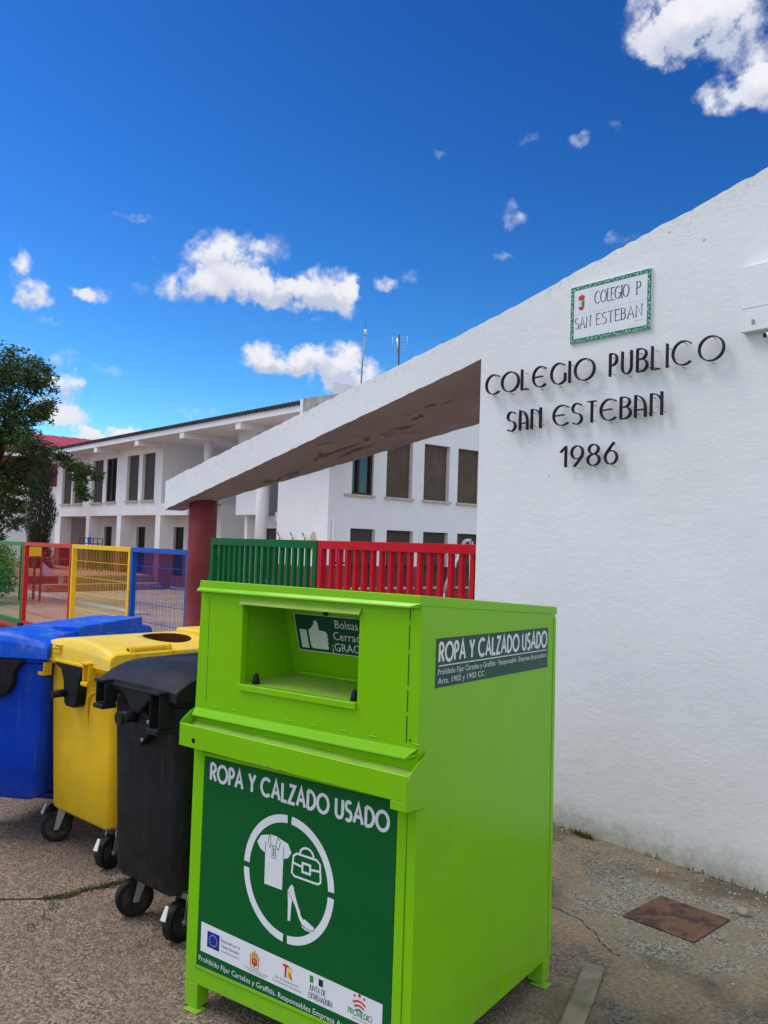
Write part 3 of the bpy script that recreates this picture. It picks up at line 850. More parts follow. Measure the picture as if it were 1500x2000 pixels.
# ================================================================== GATES AND FENCE
def bar_gate(x0, x1, mat, label):
    t = thing('bar_gate', label, 'gate', (x0, 4.60, 0), group='barred gates between the column and the wall')
    W = x1 - x0; zt = 1.742
    m = MB()
    m.box((0, -.03, zt - .075), (W, .03, zt)); m.box((0, -.03, .10), (W, .03, .17))
    m.box((0, -.03, .1705), (.065, .03, zt - .0755)); m.box((W - .065, -.03, .1705), (W, .03, zt - .0755))
    m.build('frame', mat, t, .003, 1)
    nb = 16
    for k in range(nb):
        cx = .065 + (W - .13) * (k + 1) / (nb + 1)
        mm = MB(); mm.box((cx - .019, -.02, .1705), (cx + .019, .02, zt - .0755)); mm.build('bar', mat, t)
    return t
gg = bar_gate(-8.30, -6.345, 'gate_green', 'dark green barred gate next to the maroon column')
mm = MB(); mm.box((-.05, -.02, 1.28), (-.001, .02, 1.34)); mm.build('hinge', 'gate_green', gg)
bar_gate(-6.325, -4.22, 'gate_red', 'bright red barred gate between the green gate and the white wall')

def mesh_panel(x0, x1, mat, label):
    t = thing('fence_panel', label, 'fence', (x0, 4.60, 0), group='coloured mesh fence panels')
    W = x1 - x0; zt, zb = 1.597, .262; p = .06
    m = MB()
    m.box((0, -.03, zt - p), (W, .03, zt)); m.box((0, -.03, zb), (W, .03, zb + p))
    m.box((0, -.03, zb + p + .0005), (p, .03, zt - p - .0005)); m.box((W - p, -.03, zb + p + .0005), (W, .03, zt - p - .0005))
    m.build('frame', mat, t, .003, 1)
    m = MB(); n = 36
    rr = random.Random(int(-x0 * 10))
    for k in range(1, n):
        cx = p + (W - 2 * p) * k / n
        dx = rr.uniform(-.006, .006)
        m.tube([(cx, 0, zb + p), (cx + dx, rr.uniform(-.004, .004), (zt + zb) / 2), (cx, 0, zt - p)], .0022, 5, caps=False)
    for k in range(1, 6):
        z = zt - .225 * k
        m.tube([(p, -.004, z), (W / 2, -.004, z - .006), (W - p, -.004, z)], .0038, 5, caps=False)
    m.build('mesh_infill', mat, t)
mesh_panel(-16.52, -14.50, 'fence_green', 'green mesh fence panel furthest from the column, in front of the bushes')
mesh_panel(-14.475, -12.39, 'fence_red', 'red mesh fence panel between the green and the yellow panel')
mesh_panel(-12.365, -10.36, 'fence_yellow', 'yellow mesh fence panel between the red and the blue panel')
mesh_panel(-10.335, -8.80, 'fence_blue', 'blue mesh fence panel beside the maroon column')
m = MB()
m.box((-30, 4.45, 0.0), (-8.82, 4.75, .20)); m.box((-30, 4.43, .20), (-8.82, 4.77, .258))
tag(m.build('fence_kerb', 'maroon_wall', bevel=.01), 'low maroon painted wall carrying the coloured mesh panels', 'low wall')

# ================================================================== SCHOOL BUILDING
YF, XW = 13.33, -18.04
sb = thing('school_building', 'white two storey school with brown shutters and deep tiled eaves behind the gates', 'building', (-27.84, YF, 0))
BX, BY = 27.84, -YF
def wall_holes(mb, axis, fixed, u0, u1, z0, z1, holes, depth, sign, mat=None):
    """axis 'x': wall in the plane y=fixed, u = x ; 'y': plane x=fixed, u = y. sign: direction of the reveal"""
    us = sorted({u0, u1, *[h[0] for h in holes], *[h[1] for h in holes]})
    zs = sorted({z0, z1, *[h[2] for h in holes], *[h[3] for h in holes]})
    P = (lambda u, z, d=0: (u + BX, fixed + d * sign + BY, z)) if axis == 'x' else (lambda u, z, d=0: (fixed + d * sign + BX, u + BY, z))
    for a, b in zip(us, us[1:]):
        for c, d in zip(zs, zs[1:]):
            uc, zc = (a + b) / 2, (c + d) / 2
            if any(h[0] < uc < h[1] and h[2] < zc < h[3] for h in holes): continue
            mb.face([P(a, c), P(b, c), P(b, d), P(a, d)], mat)
    for h0, h1, hz0, hz1 in holes:
        mb.face([P(h0, hz0), P(h0, hz0, depth), P(h0, hz1, depth), P(h0, hz1)], mat)
        mb.face([P(h1, hz0), P(h1, hz0, depth), P(h1, hz1, depth), P(h1, hz1)], mat)
        mb.face([P(h0, hz1), P(h1, hz1), P(h1, hz1, depth), P(h0, hz1, depth)], mat)
        mb.face([P(h0, hz0), P(h1, hz0), P(h1, hz0, depth), P(h0, hz0, depth)], mat)
def window(axis, fixed, u0, u1, z0, z1, depth, sign, kind, sill=True):
    """recessed opening filled with a shutter, or a glazed frame; its sill, frame and panes are sub-parts"""
    P = (lambda u, z, d: (u + BX, fixed + d * sign + BY, z)) if axis == 'x' else (lambda u, z, d: (fixed + d * sign + BX, u + BY, z))
    mb = MB()
    d0 = depth - .02
    mb.face([P(u0, z0, d0), P(u1, z0, d0), P(u1, z1, d0), P(u0, z1, d0)])
    o = mb.build('door' if kind == 'door_dark' else 'window', kind, sb)
    if sill:
        s = MB()
        lo, hi = (-.07, .10)
        a, b = P(u0 - .05, z0 - .055, lo), P(u1 + .05, z0 + .005, depth - .025)
        s.box(tuple(min(p, q) for p, q in zip(a, b)), tuple(max(p, q) for p, q in zip(a, b)))
        s.build('sill', 'sill_stone', o)
    if kind == 'window_glass':
        f = MB()
        def fb(ua, ub, za, zb):
            a, b = P(ua, za, d0 - .07), P(ub, zb, d0 - .004)
            f.box(tuple(min(p, q) for p, q in zip(a, b)), tuple(max(p, q) for p, q in zip(a, b)))
        w_ = .07
        fb(u0, u1, z0, z0 + w_); fb(u0, u1, z1 - w_, z1)
        um = (u0 + u1) / 2
        fb(u0, u0 + w_, z0 + w_, z1 - w_); fb(u1 - w_, u1, z0 + w_, z1 - w_); fb(um - w_ / 2, um + w_ / 2, z0 + w_, z1 - w_)
        f.build('frame', 'frame_dark', o)
    return o
UPL = [(-37.56, -36.45), (-36.27, -35.14), (-34.18, -33.07), (-32.74, -31.75), (-30.8, -29.78), (-29.46, -28.43)]
wl = MB()
ZS, ZT = 3.11, 4.81
wall_holes(wl, 'x', YF, -38.2, -27.84, 2.58, 5.25, [(a, b, ZS, ZT) for a, b in UPL], .13, 1)
# left end and right return of the upper floor
wl.face([(-27.84 + BX, 0, 2.58), (-27.84 + BX, 6, 2.58), (-27.84 + BX, 6, 5.25), (-27.84 + BX, 0, 5.25)])
wl.face([(-38.2 + BX, 0, 0), (-38.2 + BX, 6, 0), (-38.2 + BX, 6, 5.25), (-38.2 + BX, 0, 5.25)])
wl.face([(-38.2 + BX, 0, 2.58), (-27.84 + BX, 0, 2.58), (-27.84 + BX, 1.3, 2.58), (-38.2 + BX, 1.3, 2.58)])
# ground-floor back wall of the porch
DOORS = [(-36.95, -36.5), (-35.77, -35.1), (-33.55, -33.2), (-32.5, -31.85), (-29.25, -28.6)]
wall_holes(wl, 'x', YF + 1.3, -38.2, -25.9, 1.28, 2.95, [(a - .14, b, 1.28, 2.2) for a, b in DOORS], .12, 1)
# gallery to the right of the block: lower beam, deep shaded back wall
wl.box((-27.84 + BX + .001, 0.002, 2.56), (-25.9 + BX, .30, 2.98))
wl.face([(-27.84 + BX, 3.2, 0), (-22.9 + BX, 3.2, 0), (-22.9 + BX, 3.2, 5.25), (-27.84 + BX, 3.2, 5.25)])
wl.face([(-25.9 + BX, 1.3, 0), (-25.9 + BX, 3.2, 0), (-25.9 + BX, 3.2, 2.98), (-25.9 + BX, 1.3, 2.98)])
wl.face([(-27.84 + BX, 0.3, 2.98), (-25.9 + BX, 0.3, 2.98), (-25.9 + BX, 3.2, 2.98), (-27.84 + BX, 3.2, 2.98)])
# projecting bay: niche behind a round column, then a solid wall
wl.box((-22.95 + BX, .45, 0), (-22.78 + BX, 3.2, 5.25))
wl.box((-22.95 + BX, .12, 2.54), (-21.60 + BX, .449, 5.25))
wall_holes(wl, 'x', YF + .75, -22.78, -20.45, 1.13, 2.54, [(-22.35, -21.62, 1.13, 2.16), (-21.05, -20.72, 1.13, 2.16)], .15, 1)
wl.face([(-21.60 + BX, .75, 2.54), (-20.45 + BX, .75, 2.54), (-20.45 + BX, .75, 5.25), (-21.60 + BX, .75, 5.25)])
wl.box((-21.1 + BX, .35, 2.36), (-20.451 + BX, .70, 2.62))
wl.box((-21.1 + BX, .60, 2.62), (-20.451 + BX, .70, 3.15))
wl.box((-20.45 + BX, .001, 1.13), (XW + BX - .004, .76, 5.25))
# pillars of the ground-floor porch, white above
for a, b_, z in ((-38.2, -37.56, 1.3), (-34.63, -34.30, 1.3), (-31.55, -31.17, 1.3), (-28.22, -27.841, 1.3)):
    wl.box((a + BX, .001, z), (b_ + BX, .48, 2.579))
wl.build('wall', 'far_plaster', sb)
# long side wing, facing the gate side
wg = MB()
UPW = [(13.88, 14.83), (15.29, 16.25), (16.7, 17.72), (18.07, 19.05), (19.5, 20.5), (20.95, 21.95)]
LOW = [(13.94, 14.95), (15.36, 16.35), (16.74, 17.73), (18.12, 19.10), (19.5, 20.5), (20.95, 21.95)]
DZ = 1.18
wall_holes(wg, 'y', XW, 13.33, 26, DZ, 6.0, [(a, b, 3.09, 4.72) for a, b in UPW] + [(a, b, DZ, 2.18) for a, b in LOW], .16, -1)
wg.build('side_wing_wall', 'pale_plaster', sb)
dd = MB()
wall_holes(dd, 'y', XW, 13.33, 26, 0.0, DZ, [(a, b, .60, DZ) for a, b in LOW], .16, -1)
for a, b_ in ((-38.2, -37.56), (-34.63, -34.30), (-31.55, -31.17), (-28.22, -27.841)):
    pbm = MB(); pbm.box((a + BX, .001, 0), (b_ + BX, .48, 1.2995)); pbm.build('pillar_base', 'maroon_wall', sb)
dd.build('dado', 'maroon_wall', sb)
dd = MB()
wall_holes(dd, 'x', YF + 1.3, -38.2, -25.9, 0, 1.28, [(a - .14, b, .4, 1.28) for a, b in DOORS], .12, 1)
dd.build('dado', 'maroon_wall', sb)
dd = MB()
dd.box((-20.45 + BX, .001, 0), (XW + BX - .004, .76, 1.1295))
dd.build('dado', 'maroon_wall', sb)
dd = MB()
wall_holes(dd, 'x', YF + .75, -22.78, -20.45, 0, 1.13, [(-22.35, -21.62, .6, 1.13), (-21.05, -20.72, .6, 1.13)], .15, 1)
dd.build('dado', 'maroon_wall', sb)
for i, (a, b_) in enumerate(UPL):
    window('x', YF, a, b_, ZS, ZT, .13, 1, 'window_glass' if i == 3 else 'shutter_dark')
for a, b_ in DOORS:
    window('x', YF + 1.3, a - .139, b_, .4, 2.2, .12, 1, 'door_dark', False)
for i, (a, b_) in enumerate(UPW):
    window('y', XW, a, b_, 3.09, 4.72, .16, -1, 'window_glass' if i == 0 else 'shutter_brown')
for a, b_ in LOW:
    window('y', XW, a, b_, .60, 2.18, .16, -1, 'shutter_dark')
window('x', YF + .75, -22.35, -21.62, .6, 2.16, .15, 1, 'shutter_dark')
window('x', YF + .75, -21.05, -20.72, .6, 2.16, .15, 1, 'shutter_dark')
# round columns
def rcol(x, y, z0, z1, r, mat='far_plaster'):
    m = MB(); m.loft([[(x + BX + r * math.cos(2 * math.pi * k / 28), y + BY + r * math.sin(2 * math.pi * k / 28), z) for k in range(28)] for z in (z0, z1)])
    m.build('column', mat, sb)
rcol(-24.78, YF + .1, 2.98, 4.98, .135)
rcol(-21.36, YF + .05, 0, 4.98, .17)
# roof with deep eaves: slab, fascia and exposed beams
YE = 12.43
rf = MB()
rf.box((-39.0 + BX, YE + BY, 5.12), (-18.06 + BX, 6.0, 5.30))
roof = rf.build('roof', 'far_plaster', sb)
tl = MB()
k = 0
x = -39.05
while x < -18.1:
    tl.tube([(x + BX, YE - .06 + BY, 5.335), (x + BX, 3.2, 6.3)], .062, 7); x += .20
tl.box((-39.1 + BX, YE - .04 + BY, 5.302), (-18.06 + BX, YE + .3 + BY, 5.325))
tl.face([(-39.1 + BX, YE + .02 + BY, 5.335), (-18.06 + BX, YE + .02 + BY, 5.335), (-18.06 + BX, 3.2, 6.30), (-39.1 + BX, 3.2, 6.30)])
tl.build('tiles', 'roof_slate', roof)
for x in (-38.2, -35.0, -31.75, -28.1, -24.75, -21.3):
    m = MB(); m.box((x - .14 + BX, YE + .02 + BY, 4.93), (x + .14 + BX, 3.0, 5.119)); m.build('beam', 'far_plaster', sb)
# parapet tower where the wings meet
tw = MB()
tw.prism([(-17.98 + BX, 4.6), (-14.5 + BX, 4.6), (-14.5 + BX, 5.30), (-17.98 + BX, 5.43)], 'y', YE - .05 + BY, .89)
tw.build('parapet', 'concrete', sb)
tw = MB(); tw.box((-17.42 + BX, YE - .053 + BY, 5.05), (-17.15 + BX, YE - .0505 + BY, 5.20)); tw.build('vent', 'door_dark', sb)
tw = MB(); tw.box((-18.10 + BX, YE - .06 + BY, 4.6), (-17.981 + BX, YE + .3 + BY, 5.41)); tw.build('corner_pier', 'far_plaster', sb)
m = MB(); m.tube([(XW + .05 + BX, 13.48 + BY, .3), (XW + .05 + BX, 13.48 + BY, 2.35), (XW + .0 + BX, 13.48 + BY, 2.42)], .035, 8); m.build('downpipe', 'far_plaster', sb)

# brick terrace and step in front of the left block
m = MB()
m.prism([(-26.5, 9.05), (-27.55, 13.329), (-44, 13.329), (-44, 9.05)], 'z', 0, .22, 'terrace_brick')
m.prism([(-27.4, 9.9), (-28.25, 13.329), (-44, 13.329), (-44, 9.9)], 'z', .2205, .46, 'terrace_brick')
tag(m.build('brick_terrace', 'terrace_brick'), 'two step brick terrace in front of the white school building', 'terrace')
m = MB(); m.box((-44, 8.2, .004), (-18.2, 8.55, .05)); tag(m.build('yard_kerb', 'concrete'), kind='structure')

# hydrants / bent rods on the white bay wall
for i, x in enumerate((-20.12, -19.48, -18.90)):
    t = thing('bent_rod', ('bent metal rod on the white school wall farthest from the tan oval patch', 'middle one of three bent metal rods on the white school wall', 'bent metal rod right beside the tan oval patch on the white school wall')[i], 'hook', (x, YF, 1.9), group='bent rods on the white bay wall')
    m = MB(); m.tube([(0, 0, -.09), (0, -.10, -.09), (0, -.11, -.01), (-.11, -.12, .12)], .017, 6); m.build('rod', 'aerial_dark', t)
    m = MB(); m.tube([(-.01, -.108, -.02), (.01, -.112, .02)], .035, 8); m.build('collar', 'aluminium', t)
m = MB()
bl = [(.13 * math.cos(a) * (1 + .15 * math.sin(3 * a)), .28 * math.sin(a) * (1 + .1 * math.cos(5 * a))) for a in [k * math.pi / 9 for k in range(18)]]
m.prism([(-18.66 + p[0], 1.78 + p[1]) for p in bl], 'y', YF - .006, YF - .0005)
tag(m.build('plaster_patch', 'sill_stone'), 'oval tan plaster patch on the white school wall beside the bent rods', 'patch')
t = thing('pink_letterbox', 'pink box with dark base fixed to the grey school wing', 'box', (XW, 13.60, 1.25))
m = MB(); m.box((0.001, 0, .02), (.09, .24, .36)); m.build('body', 'pink_paint', t, .01)
m = MB(); m.box((0.001, -.01, -.03), (.10, .26, .019)); m.build('base', 'door_dark', t)
m = MB(); m.box((.0905, .03, .15), (.094, .21, .17)); m.box((.0905, .03, .25), (.094, .21, .265)); each(m, 'slot', 'sign_white', t)

t = thing('swing_frame', 'leaning silver tube frame standing before the grey school wing', 'frame', (-17.0, 16.6, 0))
m = MB(); m.tube([(0, 0.0, .5), (0, .22, 1.0), (0, .78, 1.95)], .055, 10); m.tube([(0, .78, 1.95), (0, 1.02, 1.98)], .05, 10); m.tube([(0, 0, .004), (0, 0, .5)], .05, 8); m.build('main_tube', 'aluminium', t)
for dy in (.98, 1.08):
    m = MB(); m.tube([(.05, dy, .004), (.02, dy, 1.94)], .025, 8); m.build('leg', 'aluminium', t)

# aerials on the roof
t = thing('mast_aerial', 'tall thin whip aerial mast with white insulator on the school roof', 'aerial', (-20.4, 16.1, 5.4))
m = MB(); m.tube([(0, 0, -.4), (0.05, 0.04, 2.0), (.09, .08, 2.75)], [.028, .022, .018], 8); m.build('mast', 'concrete', t)
m = MB(); m.tube([(.09, .08, 2.752), (.09, .08, 2.93)], .042, 10); m.build('insulator', 'sign_white', t)
m = MB(); m.tube([(.09, .08, 2.931), (.10, .085, 3.28)], .008, 6); m.build('whip', 'aerial_dark', t)
t = thing('television_aerial', 'short dark television aerial with pale grid elements on the school roof', 'aerial', (-19.5, 16.9, 5.4))
m = MB(); m.tube([(0.02, 0, -.4), (-.06, 0, 2.78)], .024, 8); m.build('mast', 'aerial_dark', t)
m = MB()
for k in range(5):
    z = 2.30 + .10 * k
    m.tube([(-.24, -.05 - .02 * k, z), (.14, .22 - .02 * k, z)], .0035, 5)
m.tube([(-.10, .02, 2.22), (-.10, -.02, 2.66)], .035, 6); m.tube([(-.24, -.07, 2.28), (-.24, -.1, 2.72)], .007, 5); m.tube([(.14, .2, 2.28), (.14, .16, 2.72)], .007, 5)
each(m, 'element', 'aluminium', t)

# gym hall far left with red metal roof
gy = thing('gym_hall', 'far hall with red metal roof and maroon upper wall behind the trees', 'building', (-43, 24, 0))
m = MB(); m.box((-14, -20, 0), (0, 16, 4.18)); m.build('lower_wall', 'far_plaster', gy)
m = MB(); m.box((-14, -20, 4.181), (.03, 16, 5.50)); m.build('upper_wall', 'maroon_paint', gy)
m = MB(); m.hexa([(-14.5, -20.5, 5.501), (.25, -20.5, 5.501), (.25, 16.5, 5.501), (-14.5, 16.5, 5.501), (-14.5, -20.5, 5.56), (.25, -20.5, 5.66), (.25, 16.5, 5.66), (-14.5, 16.5, 5.56)]); m.build('gutter', 'far_plaster', gy)
m = MB()
m.hexa([(-6.0, -20.6, 7.30), (.3, -20.6, 5.68), (.3, 16.6, 5.68), (-6.0, 16.6, 7.30), (-6.0, -20.6, 7.40), (.3, -20.6, 5.76), (.3, 16.6, 5.76), (-6.0, 16.6, 7.40)])
m.hexa([(-14.6, -20.6, 5.68), (-6.001, -20.6, 7.30), (-6.001, 16.6, 7.30), (-14.6, 16.6, 5.68), (-14.6, -20.6, 5.76), (-6.001, -20.6, 7.40), (-6.001, 16.6, 7.40), (-14.6, 16.6, 5.76)])
y = -20.5
while y < 16.5:
    m.hexa([(-6.0, y, 7.40), (.3, y, 5.76), (.3, y + .05, 5.76), (-6.0, y + .05, 7.40), (-6.0, y, 7.43), (.3, y, 5.79), (.3, y + .05, 5.79), (-6.0, y + .05, 7.43)]); y += .6
m.build('roof', 'roof_red', gy)

# play structure seen through the red panel
t = thing('play_tower', 'small maroon playground tower with yellow panel and violet side behind the red mesh panel', 'play equipment', (-22.8, 7.5, 0))
for dx, dy in ((0, -.2), (0, .15), (-.5, -.2), (-.5, .15)):
    m = MB(); m.box((dx - .025, dy - .025, .004), (dx + .025, dy + .025, 1.52)); m.build('post', 'maroon_paint', t)
m = MB(); m.box((.03, -.18, 1.18), (.06, .12, 1.42)); m.build('panel', 'fence_yellow', t)
m = MB(); m.hexa([(-.1, .17, .75), (-.02, .17, .75), (-.02, .46, .52), (-.1, .46, .52), (-.1, .17, 1.05), (-.02, .17, 1.05), (-.02, .46, .80), (-.1, .46, .80)]); m.build('slide_side', 'violet_paint', t)
m = MB(); m.box((-.05, -.3, .46), (.0, .6, .66)); m.build('rail', 'maroon_paint', t)
t = thing('play_rack', 'low metal play rack with blue centre by the school pillars', 'play equipment', (-33.3, 12.6, .46))
m = MB()
for k in range(6):
    m.tube([(k * .45, 0, 0), (k * .45, 0, 1.22)], .02, 6)
for z in (1.22, 1.02):
    m.tube([(0, 0, z), (2.25, 0, z)], .02, 6)
m.build('bars', 'aerial_dark', t)
m = MB(); m.box((.95, -.06, 1.02), (1.2, -.025, 1.26)); m.build('panel', 'fence_blue', t)

# ================================================================== TREES AND SHRUBS
def leaf_cloud(mb, centre, rad, n, size, rnd, aspect=2.2, flat=1.0, shell=.35):
    for _ in range(n):
        while True:
            p = Vector((rnd.uniform(-1, 1), rnd.uniform(-1, 1), rnd.uniform(-1, 1)))
            if shell <= p.length <= 1: break
        c = Vector((centre[0] + p.x * rad[0], centre[1] + p.y * rad[1], centre[2] + p.z * rad[2]))
        a = Vector((rnd.uniform(-1, 1), rnd.uniform(-1, 1), rnd.uniform(-1, .5) * flat)).normalized()
        b = a.cross(Vector((rnd.uniform(-1, 1), rnd.uniform(-1, 1), rnd.uniform(-1, 1)))).normalized()
        s = size * rnd.uniform(.6, 1.3)
        h = s / aspect
        q = c + a * s * .5
        mb.face([c - a * s, q - a * s * .7 + b * h, c + a * s, q - a * s * .7 - b * h])
def crown_tree(name, label, cat, base, height, trunk_r, clumps, leafmat, leaf, n_per, seed, group=None):
    rnd = random.Random(seed)
    t = thing(name, label, cat, base, group=group)
    tr = MB()
    top = Vector((0, 0, height * .62))
    tr.tube([(0, 0, 0), (.06, .02, height * .25), (-.03, .05, height * .45), tuple(top)], [trunk_r, trunk_r * .8, trunk_r * .6, trunk_r * .35], 9)
    cr = MB(); prev = None
    for c in clumps:
        cx, cy, cz, rr = c[:4]
        s = Vector((0, 0, max(.8, min(cz * .80, height * .62))))
        e = Vector((cx, cy, cz))
        if prev is not None and rr < .24 and (e - prev).length < 1.0: s = prev
        prev = e
        mid = (s + e) / 2 + Vector((0, 0, .12))
        tr.tube([tuple(s), tuple(mid), tuple(e)], [trunk_r * .26, trunk_r * .15, trunk_r * .06], 6)
        for _ in range(4):
            d = Vector((rnd.uniform(-1, 1), rnd.uniform(-1, 1), rnd.uniform(-.6, .8))) * rr * .9
            tr.tube([tuple(e), tuple(e + d)], [trunk_r * .09, trunk_r * .03], 4)
        for _ in range(int(rr * 62)):
            while True:
                d = Vector((rnd.uniform(-1, 1), rnd.uniform(-1, 1), rnd.uniform(-1, 1)))
                if d.length <= 1: break
            d *= rr * 1.12; d.z *= .8
            q = rnd.uniform(.10, .21)
            leaf_cloud(cr, e + d, (q * 1.3, q * 1.3, q * .75), n_per, leaf, rnd, 2.8, .7, 0)
    tr.build('trunk', 'bark', t)
    cr.build('crown', leafmat, t)
    return t
# big feathery tree on the left: clump offsets are along the picture's right (u) and away from it
ru, rd = Vector((0.646, 0.763, 0)), Vector((-0.763, 0.645, 0))
def cl_(u, d, z, r): 
    p = ru * u + rd * d
    return (p.x, p.y, z, r)
tree_base = (-24.6, 6.95, 0)
CL = []
for u, z, r in ((-.1, 6.75, .42), (.55, 6.5, .40), (1.0, 6.25, .42), (.2, 6.1, .6), (-.7, 6.4, .6), (1.35, 5.85, .42), (.7, 5.7, .55), (-.1, 5.5, .6), (-.9, 5.6, .7), (1.45, 5.25, .30), (.9, 5.1, .45), (1.5, 4.98, .28), (.1, 4.85, .55), (-.8, 4.7, .7),
                (.5, 4.35, .5), (1.2, 4.15, .5), (-.2, 4.1, .6), (-1, 3.9, .7), (.9, 3.75, .45), (1.7, 3.95, .30), (.2, 3.55, .5), (2.0, 3.85, .20), (2.3, 3.65, .22), (2.6, 3.5, .22), (2.85, 3.4, .17), (2.5, 3.3, .18), (2.6, 3.05, .16), (2.65, 2.85, .12), (-.4, 3.2, .55), (-.2, 2.7, .5), (.5, 2.9, .30), (-.6, 2.3, .5), (.75, 2.45, .25), (.3, 2.1, .3), (-.9, 1.8, .5), (.9, 2.0, .2), (-.3, 3.7, .6), (.45, 3.3, .5), (.75, 3.1, .42), (.1, 2.9, .5), (.5, 2.5, .35), (-.6, 4.3, .6), (.7, 4.6, .45), (0, 1.7, .4), (.85, 3.5, .4), (1.0, 6.0, .42), (-.5, 5.9, .6)):
    CL.append(cl_(u + (-.22 if u > 1.65 else -.22), random.uniform(-.9, .6) * min(1, r * 1.6), z, r * (.85 if u > 1.65 else 1)))
crown_tree('leafy_tree', 'tall dark green feathery tree at the left in front of the red roofed hall', 'tree', tree_base, 6.4, .16, CL, 'tree_leaf', .058, 34, 5)
# cypress
def cypress(label, base, h, r, seed):
    rnd = random.Random(seed); t = thing('cypress_tree', label, 'tree', base)
    m = MB(); m.tube([(0, 0, 0), (0, 0, h * .8)], [.09, .03], 7); m.build('trunk', 'bark', t)
    c = MB()
    for k in range(9500):
        z = .15 + (h - .15) * rnd.random()
        rr = r * (0.80 + .2 * math.sin(z * 3.1)) * min(1, (h - z) / .9 + .12) * rnd.uniform(.55, 1.05)
        a = rnd.uniform(0, 6.283)
        p = Vector((rr * math.cos(a), rr * math.sin(a), z))
        d = Vector((math.cos(a) * .35, math.sin(a) * .35, 1)).normalized(); s = rnd.uniform(.05, .12)
        sd_ = Vector((-math.sin(a), math.cos(a), rnd.uniform(-.4, .4))) * s * .35
        c.face([p - sd_, p + d * s * .5 - sd_ * .2, p + d * s * 1.4, p + sd_])
    c.build('crown', 'cypress_leaf', t)
cypress('narrow dark cypress beside the white school building', (-34.5, 11.42, 0), 4.95, .70, 9)
def shrub(name, label, base, rad, n, mat, leaf, seed):
    rnd = random.Random(seed); t = thing(name, label, 'shrub', base)
    m = MB()
    for _ in range(7):
        a = rnd.uniform(0, 6.28); m.tube([(0, 0, 0), (rad[0] * .6 * math.cos(a), rad[0] * .6 * math.sin(a), rad[2] * 1.2)], [.03, .008], 5)
    m.build('stem', 'bark', t)
    c = MB()
    for k in range(9):
        p = Vector((rnd.uniform(-.6, .6) * rad[0], rnd.uniform(-.6, .6) * rad[1], rad[2] * rnd.uniform(.5, 1.5)))
        leaf_cloud(c, p, (rad[0] * .55, rad[1] * .55, rad[2] * .5), n // 9, leaf, rnd, 2.2, 1, .2)
    c.build('foliage', mat, t)
shrub('round_bush', 'dense bright green bush behind the green mesh panel', (-22.6, 6.05, 0), (.85, .85, .75), 3800, 'bush_leaf', .06, 3)
shrub('golden_bush', 'yellow green bush below the leafy tree at the left edge', (-27.6, 7.75, 0), (.75, .75, 1.05), 2600, 'gold_leaf', .06, 4)

# ================================================================== CLOTHING BANK
CB = thing('clothing_bank', 'lime green metal clothes and shoes donation bank with dark green front panel', 'donation bin', (-2.8935, 1.5605, 0), .256)
W, D, H, DR = .984, 1.023, 1.554, .072
LG = .093
TI = .012                                           # the hood narrows slightly upwards
# lower and side body, open at the hopper
m = MB()
t2 = .0
lft0, lft1 = 0.0, TI; rgt0, rgt1 = W, W + .002
zA = 1.065
def roof(v): return H - .03 - DR * v / D
# right side, left side, back, bottom
m.face([(W, 0, LG), (W, D, LG), (W, D - .022, roof(D)), (W, 0, roof(0))])
m.face([(0, 0, LG), (0, D, LG), (TI + .01, D - .022, roof(D)), (TI, 0, roof(0))])
m.face([(0, D, LG), (W, D, LG), (W, D - .022, roof(D)), (TI + .01, D - .022, roof(D))])
m.face([(0, 0, LG), (W, 0, LG), (W, D, LG), (0, D, LG)])
# front: stiles and rails round the panel
m.face([(0, 0, LG), (W, 0, LG), (W, 0, .150), (0, 0, .150)])
m.face([(0, 0, .150), (.045, 0, .150), (.045, 0, zA), (0, 0, zA)])
m.face([(.952, 0, .150), (W, 0, .150), (W, 0, zA), (.952, 0, zA)])
m.face([(.045, 0, .93), (.952, 0, .93), (.952, 0, zA), (.045, 0, zA)])
m.face([(0, 0, zA), (W, 0, zA), (W, 0, 1.10), (0, 0, 1.10)])
body = m.build('body', 'lime_paint', CB, .004, 2, weld=True)
# seams on the right side and edges
m = MB()
m.face([(W + .0006, .006, LG + .03), (W + .0006, .012, LG + .03), (W + .0006, .012, roof(0) - .02), (W + .0006, .006, roof(0) - .02)])
m = MB()
m.box((W - .010, .0, LG - .0005), (W + .004, .0, LG)) if False else None
m.hexa([(W + .0003, D - .022, LG + .005), (W + .0025, D - .022, LG + .005), (W + .0025, D + .002, LG + .005), (W + .0003, D + .002, LG + .005), (W + .0003, D - .044, roof(D) - .012), (W + .0025, D - .044, roof(D) - .012), (W + .0025, D - .020, roof(D) - .012), (W + .0003, D - .020, roof(D) - .012)])
m.build('rear_corner_strip', 'lime_paint', CB, .001, 1)
# door: a frame slightly proud, then the dark green sheet
m = MB()
m.box((.047, -.004, .152), (.060, .010, .928)); m.box((.915, -.004, .152), (.950, .010, .928))
m.box((.0605, -.004, .152), (.9145, .010, .166)); m.box((.0605, -.004, .914), (.9145, .010, .928))
door = m.build('front_door', 'lime_paint', CB, .002, 1)
SK = -.026                                           # the printed sheet sits a little skew
def pf(x, z, l): return (x, -.0045 - l, z + SK * (x - .06))
m = MB()
pts = [(.061, .158), (.914, .186), (.914, .912), (.061, .912)]
m.face([(.061, -.0040, .1665), (.914, -.0040, .1665), (.914, -.0040, .9135), (.061, -.0040, .9135)])
panel = m.build('front_panel', 'panel_green', CB)
# heading
m = MB()
flat_text(m, 'ROPA Y CALZADO USADO', .094, .886, .836, .896, pf, weight=.19, mat='sign_white', gap=.15, space=.40)
m.build('heading', 'sign_white', panel)
